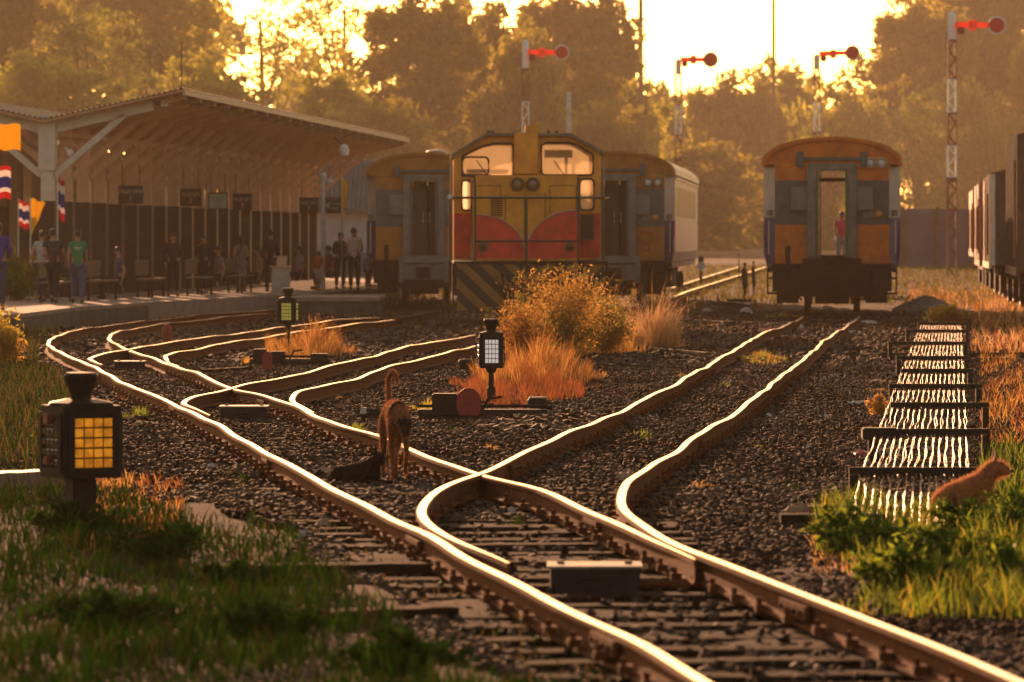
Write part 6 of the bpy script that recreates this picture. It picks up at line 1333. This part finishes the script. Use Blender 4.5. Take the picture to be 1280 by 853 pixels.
# ------------------------------------------------------------------ dogs
D_br = mat('dog_brown_fur', (0.26, 0.095, 0.035), .8, spec=.15, trans=.15, c2=(0.08, 0.03, 0.014), nscale=7, bump=.5, bscale=60)
D_bk = mat('dog_black_fur', (0.010, 0.008, 0.007), .9, spec=.08, c2=(0.022, 0.015, 0.011), nscale=9, bump=.5, bscale=60)
D_rd = mat('dog_russet_fur', (0.50, 0.21, 0.08), .8, trans=.2, c2=(0.30, 0.12, 0.05), nscale=6, bump=.5, bscale=60)
NOSE = mat('dog_nose', (.01, .008, .008), .35)
def fur(name, V, F_, n, L, m, parent, dirv=(0, .3, -1)):
    V = np.array(V); tri = np.array([[f[0], f[1], f[2]] for f in F_]); A = V[tri[:, 0]]; B_ = V[tri[:, 1]]; C = V[tri[:, 2]]; nn = np.cross(B_-A, C-A); ar = np.linalg.norm(nn, axis=1); nn /= np.maximum(ar, 1e-9)[:, None]; ix = RNG.choice(len(tri), n, p=ar/ar.sum())
    cen = V.mean(0); u, v = RNG.random(n), RNG.random(n); sw = u+v > 1; u[sw], v[sw] = 1-u[sw], 1-v[sw]; P = A[ix]+(B_-A)[ix]*u[:, None]+(C-A)[ix]*v[:, None]; N = nn[ix]
    d = N*.55+np.array(dirv)*.6+RNG.normal(size=(n, 3))*.18; d /= np.linalg.norm(d, axis=1)[:, None]; sd = np.cross(d, N+1e-4); sd /= np.maximum(np.linalg.norm(sd, axis=1), 1e-6)[:, None]; L_ = L*RNG.uniform(.6, 1.3, n)[:, None]; w_ = .0022
    W = np.stack([P-sd*w_, P+sd*w_, P+d*L_+sd*w_*.2, P+d*L_-sd*w_*.2], 1).reshape(-1, 3); return npmesh(name, W, np.arange(n*4).reshape(-1, 4), m, parent)
def dog_head(b, c, d, s=1.0, ears='up'):
    """adds ears to a mesh builder: c head centre, d muzzle direction"""
    c, d = Vector(c), Vector(d).normalized(); side = d.cross(Vector((0, 0, 1))).normalized(); up = side.cross(d).normalized()
    r_ = .058*min(s, 1.25); e = .05*s
    for q in (-1, 1):
        o = c+side*q*r_*.62+up*r_*.55
        if ears == 'up': tip = o+up*e*1.25+side*q*e*.25; a, b2 = o-side*q*e*.30, o+side*q*e*.45-up*e*.35
        else: tip = o+side*q*e*.75-up*e*.75+d*e*.2; a, b2 = o-d*e*.45+up*e*.1, o+d*e*.5+up*e*.05
        k_ = d*e*.22; P = [a, b2, tip, (a+b2)/2+side*q*e*.05+k_, (a+tip)/2+k_*.8, (b2+tip)/2+k_*.8]
        b.add([a-k_, b2-k_, tip, (a+b2)/2+k_*1.6, o-up*e*.5], [(0,1,2),(1,3,2),(3,0,2),(0,4,1),(1,4,3),(3,4,0)])
def dog_face(parent, c, d, s=1.0):
    c, d = Vector(c), Vector(d).normalized(); side = d.cross(Vector((0, 0, 1))).normalized(); up = side.cross(d).normalized(); b = MB()
    for q in (-1, 1): b.lathe([(.010*s, -.006), (.010*s, .006)], c+side*q*.034*s+up*.026*s+d*.058*s, 8, axis='Y')
    b.build('eyes', NOSE, parent); nz = c+d*.155*s-up*.012*s; b = MB(); b.lathe([(.008*s, -.012*s), (.018*s, -.004*s), (.018*s, .006*s), (.008*s, .012*s)], nz, 10); b.build('nose', NOSE, parent)
# walking dog, coming towards the camera with its head lowered and tail up
x, y = G(494, 597); x -= 0; wd = empty('dog', (x, y, -.15), .10, 'lean brown dog walking head down with its tail curled up, beside the middle rail', 'dog'); wd.scale = (.74, .95, 1.0)
hc, hd_ = (0.045, -.47, .405), (0.0, -.8, -.50)
C_ = [
 [('ch', (0, -.16, .45), .098), ('mb', (-.005, .02, .465), .088), ('lo', (-.012, .20, .475), .070), ('hp', (-.015, .32, .475), .078), ('t0', (-.015, .41, .50), .030), ('t1', (-.02, .47, .60), .023), ('t2', (-.025, .46, .70), .021), ('t3', (.01, .40, .755), .020), ('t4', (.045, .34, .72), .017), ('t5', (.055, .32, .66), .010)],
 [('ch', (0, -.16, .45), .098), ('wi', (.005, -.27, .475), .080), ('nk', (.02, -.38, .465), .060), ('hd', hc, .064), ('st', (.045, -.545, .375), .044), ('mz', (.045, -.60, .335), .030), ('ms', (.045, -.635, .312), .023)],
 [('wi', (.005, -.27, .475), .080), ('sl', (-.055, -.26, .38), .048), ('ell', (-.058, -.22, .27), .032), ('wl', (-.052, -.27, .13), .020), ('pl', (-.05, -.27, .035), .019), ('pl2', (-.05, -.32, .018), .019)],
 [('wi', (.005, -.27, .475), .080), ('sr', (.065, -.27, .38), .048), ('elr', (.075, -.30, .28), .032), ('wr', (.072, -.39, .185), .020), ('pr', (.06, -.36, .085), .018), ('pr2', (.06, -.39, .055), .018)],
 [('hp', (-.015, .32, .475), .078), ('thl', (-.085, .29, .37), .058), ('knl', (-.092, .20, .27), .038), ('hkl', (-.088, .34, .15), .019), ('fl', (-.085, .31, .035), .018), ('fl2', (-.085, .26, .018), .019)],
 [('hp', (-.015, .32, .475), .078), ('thr', (.055, .31, .37), .058), ('knr', (.06, .27, .27), .038), ('hkr', (.05, .46, .17), .019), ('fr', (.05, .45, .06), .018), ('fr2', (.05, .41, .035), .018)]]
V, E, Rr = chain(C_); v, f = skin(V, E, Rr, 2); b = MB(); b.add(v, f); body = b.build('body', D_br, wd, smooth=True)
dog_face(body, hc, hd_, 1.1); fur('fur', v, f, 12000, .022, mat('dog_fur_tips', (0.36, 0.15, 0.06), .7, trans=.5), body, (0, .3, -.6))
V, E, Rr = chain([[('z', (.045, -.46, .415), .086), ('a', (.045, -.54, .37), .062), ('b', (.045, -.60, .336), .036), ('c', (.045, -.635, .315), .028)]]); v, f = skin(V, E, Rr, 2); mb_ = MB().add(v, f); dog_head(mb_, hc, hd_, 1.35, 'side'); mb_.build('dark_face', D_bk, body, smooth=True)
# black dog lying between the rails
x, y = G(447, 603); bd = empty('dog', (x, y, -.155), 0.95, 'black dog lying down on the ballast left of the walking brown dog', 'dog'); bd.scale = (.60, .60, .70)
hc, hd_ = (0, -.33, .285), (-.6, -.8, -.12)
C_ = [[('ch', (0, -.14, .125), .105), ('mb', (0, .04, .115), .102), ('lo', (0, .20, .11), .09), ('hp', (0, .33, .11), .10), ('t0', (.02, .44, .06), .028), ('t1', (.12, .50, .03), .022), ('t2', (.24, .47, .025), .015)],
 [('ch', (0, -.14, .125), .105), ('nk', (0, -.25, .215), .07), ('hd', hc, .078), ('mz', (-.06, -.41, .26), .044), ('ms', (-.095, -.455, .25), .030)],
 [('ch', (0, -.14, .125), .105), ('sr', (.10, -.20, .08), .045), ('er', (.13, -.12, .035), .030), ('wr', (.13, -.32, .025), .022), ('pr', (.13, -.42, .022), .022)],
 [('ch', (0, -.14, .125), .105), ('sl', (-.09, -.20, .08), .045), ('el', (-.11, -.12, .035), .030), ('wl', (-.09, -.33, .025), .022), ('pl', (-.08, -.42, .022), .022)],
 [('hp', (0, .33, .11), .10), ('kr', (.13, .16, .075), .055), ('hr', (.16, .33, .03), .024), ('fr', (.16, .18, .022), .021)],
 [('hp', (0, .33, .11), .10), ('kl', (-.12, .18, .07), .05), ('hl', (-.15, .33, .03), .024), ('fl', (-.15, .18, .022), .021)]]
V, E, Rr = chain(C_); v, f = skin(V, E, Rr, 2); b = MB(); b.add(v, f); dog_head(b, hc, hd_, 1.5); body = b.build('body', D_bk, bd, smooth=True); dog_face(body, hc, hd_, 1.1); fur('fur', v, f, 5000, .018, D_bk, body)
# russet dog in the grass at the right
x, y = G(1207, 645); rd = empty('dog', (x, y, -.155), 2.25, 'shaggy russet dog resting in the green grass in front of the nearest wire frame', 'dog'); rd.scale = (.66, .66, .86)
hc, hd_ = (0, -.36, .36), (-.5, -.8, -.1)
C_ = [[('ch', (0, -.14, .19), .115), ('mb', (0, .03, .165), .112), ('lo', (0, .20, .14), .105), ('hp', (0, .32, .12), .11), ('t0', (-.02, .44, .07), .03), ('t1', (-.12, .50, .03), .025), ('t2', (-.24, .46, .025), .018)],
 [('ch', (0, -.14, .19), .115), ('nk', (0, -.27, .275), .072), ('hd', hc, .078), ('mz', (-.06, -.45, .335), .042), ('ms', (-.09, -.495, .325), .030)],
 [('ch', (0, -.14, .19), .115), ('sr', (.09, -.2, .13), .048), ('er', (.11, -.16, .045), .032), ('wr', (.11, -.33, .025), .024), ('pr', (.11, -.42, .022), .022)],
 [('ch', (0, -.14, .19), .115), ('sl', (-.09, -.2, .13), .048), ('el', (-.11, -.16, .045), .032), ('wl', (-.1, -.33, .025), .024), ('pl', (-.1, -.42, .022), .022)],
 [('hp', (0, .32, .12), .11), ('kr', (.14, .14, .09), .06), ('hr', (.16, .33, .03), .026), ('fr', (.16, .18, .022), .022)],
 [('hp', (0, .32, .12), .11), ('kl', (-.13, .16, .09), .06), ('hl', (-.15, .33, .03), .026), ('fl', (-.15, .18, .022), .022)]]
V, E, Rr = chain(C_); v, f = skin(V, E, Rr, 2); b = MB(); b.add(v, f); dog_head(b, hc, hd_, 1.5); body = b.build('body', D_rd, rd, smooth=True); dog_face(body, hc, hd_, 1.15); fur('fur', v, f, 14000, .034, mat('dog_fur_pale', (0.55, 0.27, 0.12), .7, trans=.5), body, (0, .5, -.3))

# ------------------------------------------------------------------ haze
hz_ = MB().bb(-720, 720, -80, 1360, -2.0, 32).build('haze', None or mat('haze_tmp', (1, 1, 1)))
hm = bpy.data.materials.new('haze_air'); hm.use_nodes = True; nt = hm.node_tree; nt.nodes.remove(nt.nodes['Principled BSDF'])
pv = nt.nodes.new('ShaderNodeVolumePrincipled'); pv.inputs['Color'].default_value = (0.97, 0.82, 0.64, 1); pv.inputs['Density'].default_value = HAZE; pv.inputs['Anisotropy'].default_value = 0.3
nt.links.new(pv.outputs[0], nt.nodes['Material Output'].inputs['Volume']); hz_.data.materials.clear(); hz_.data.materials.append(hm); tag(hz_, 'warm evening haze lying over the whole yard', 'haze', kind='stuff')
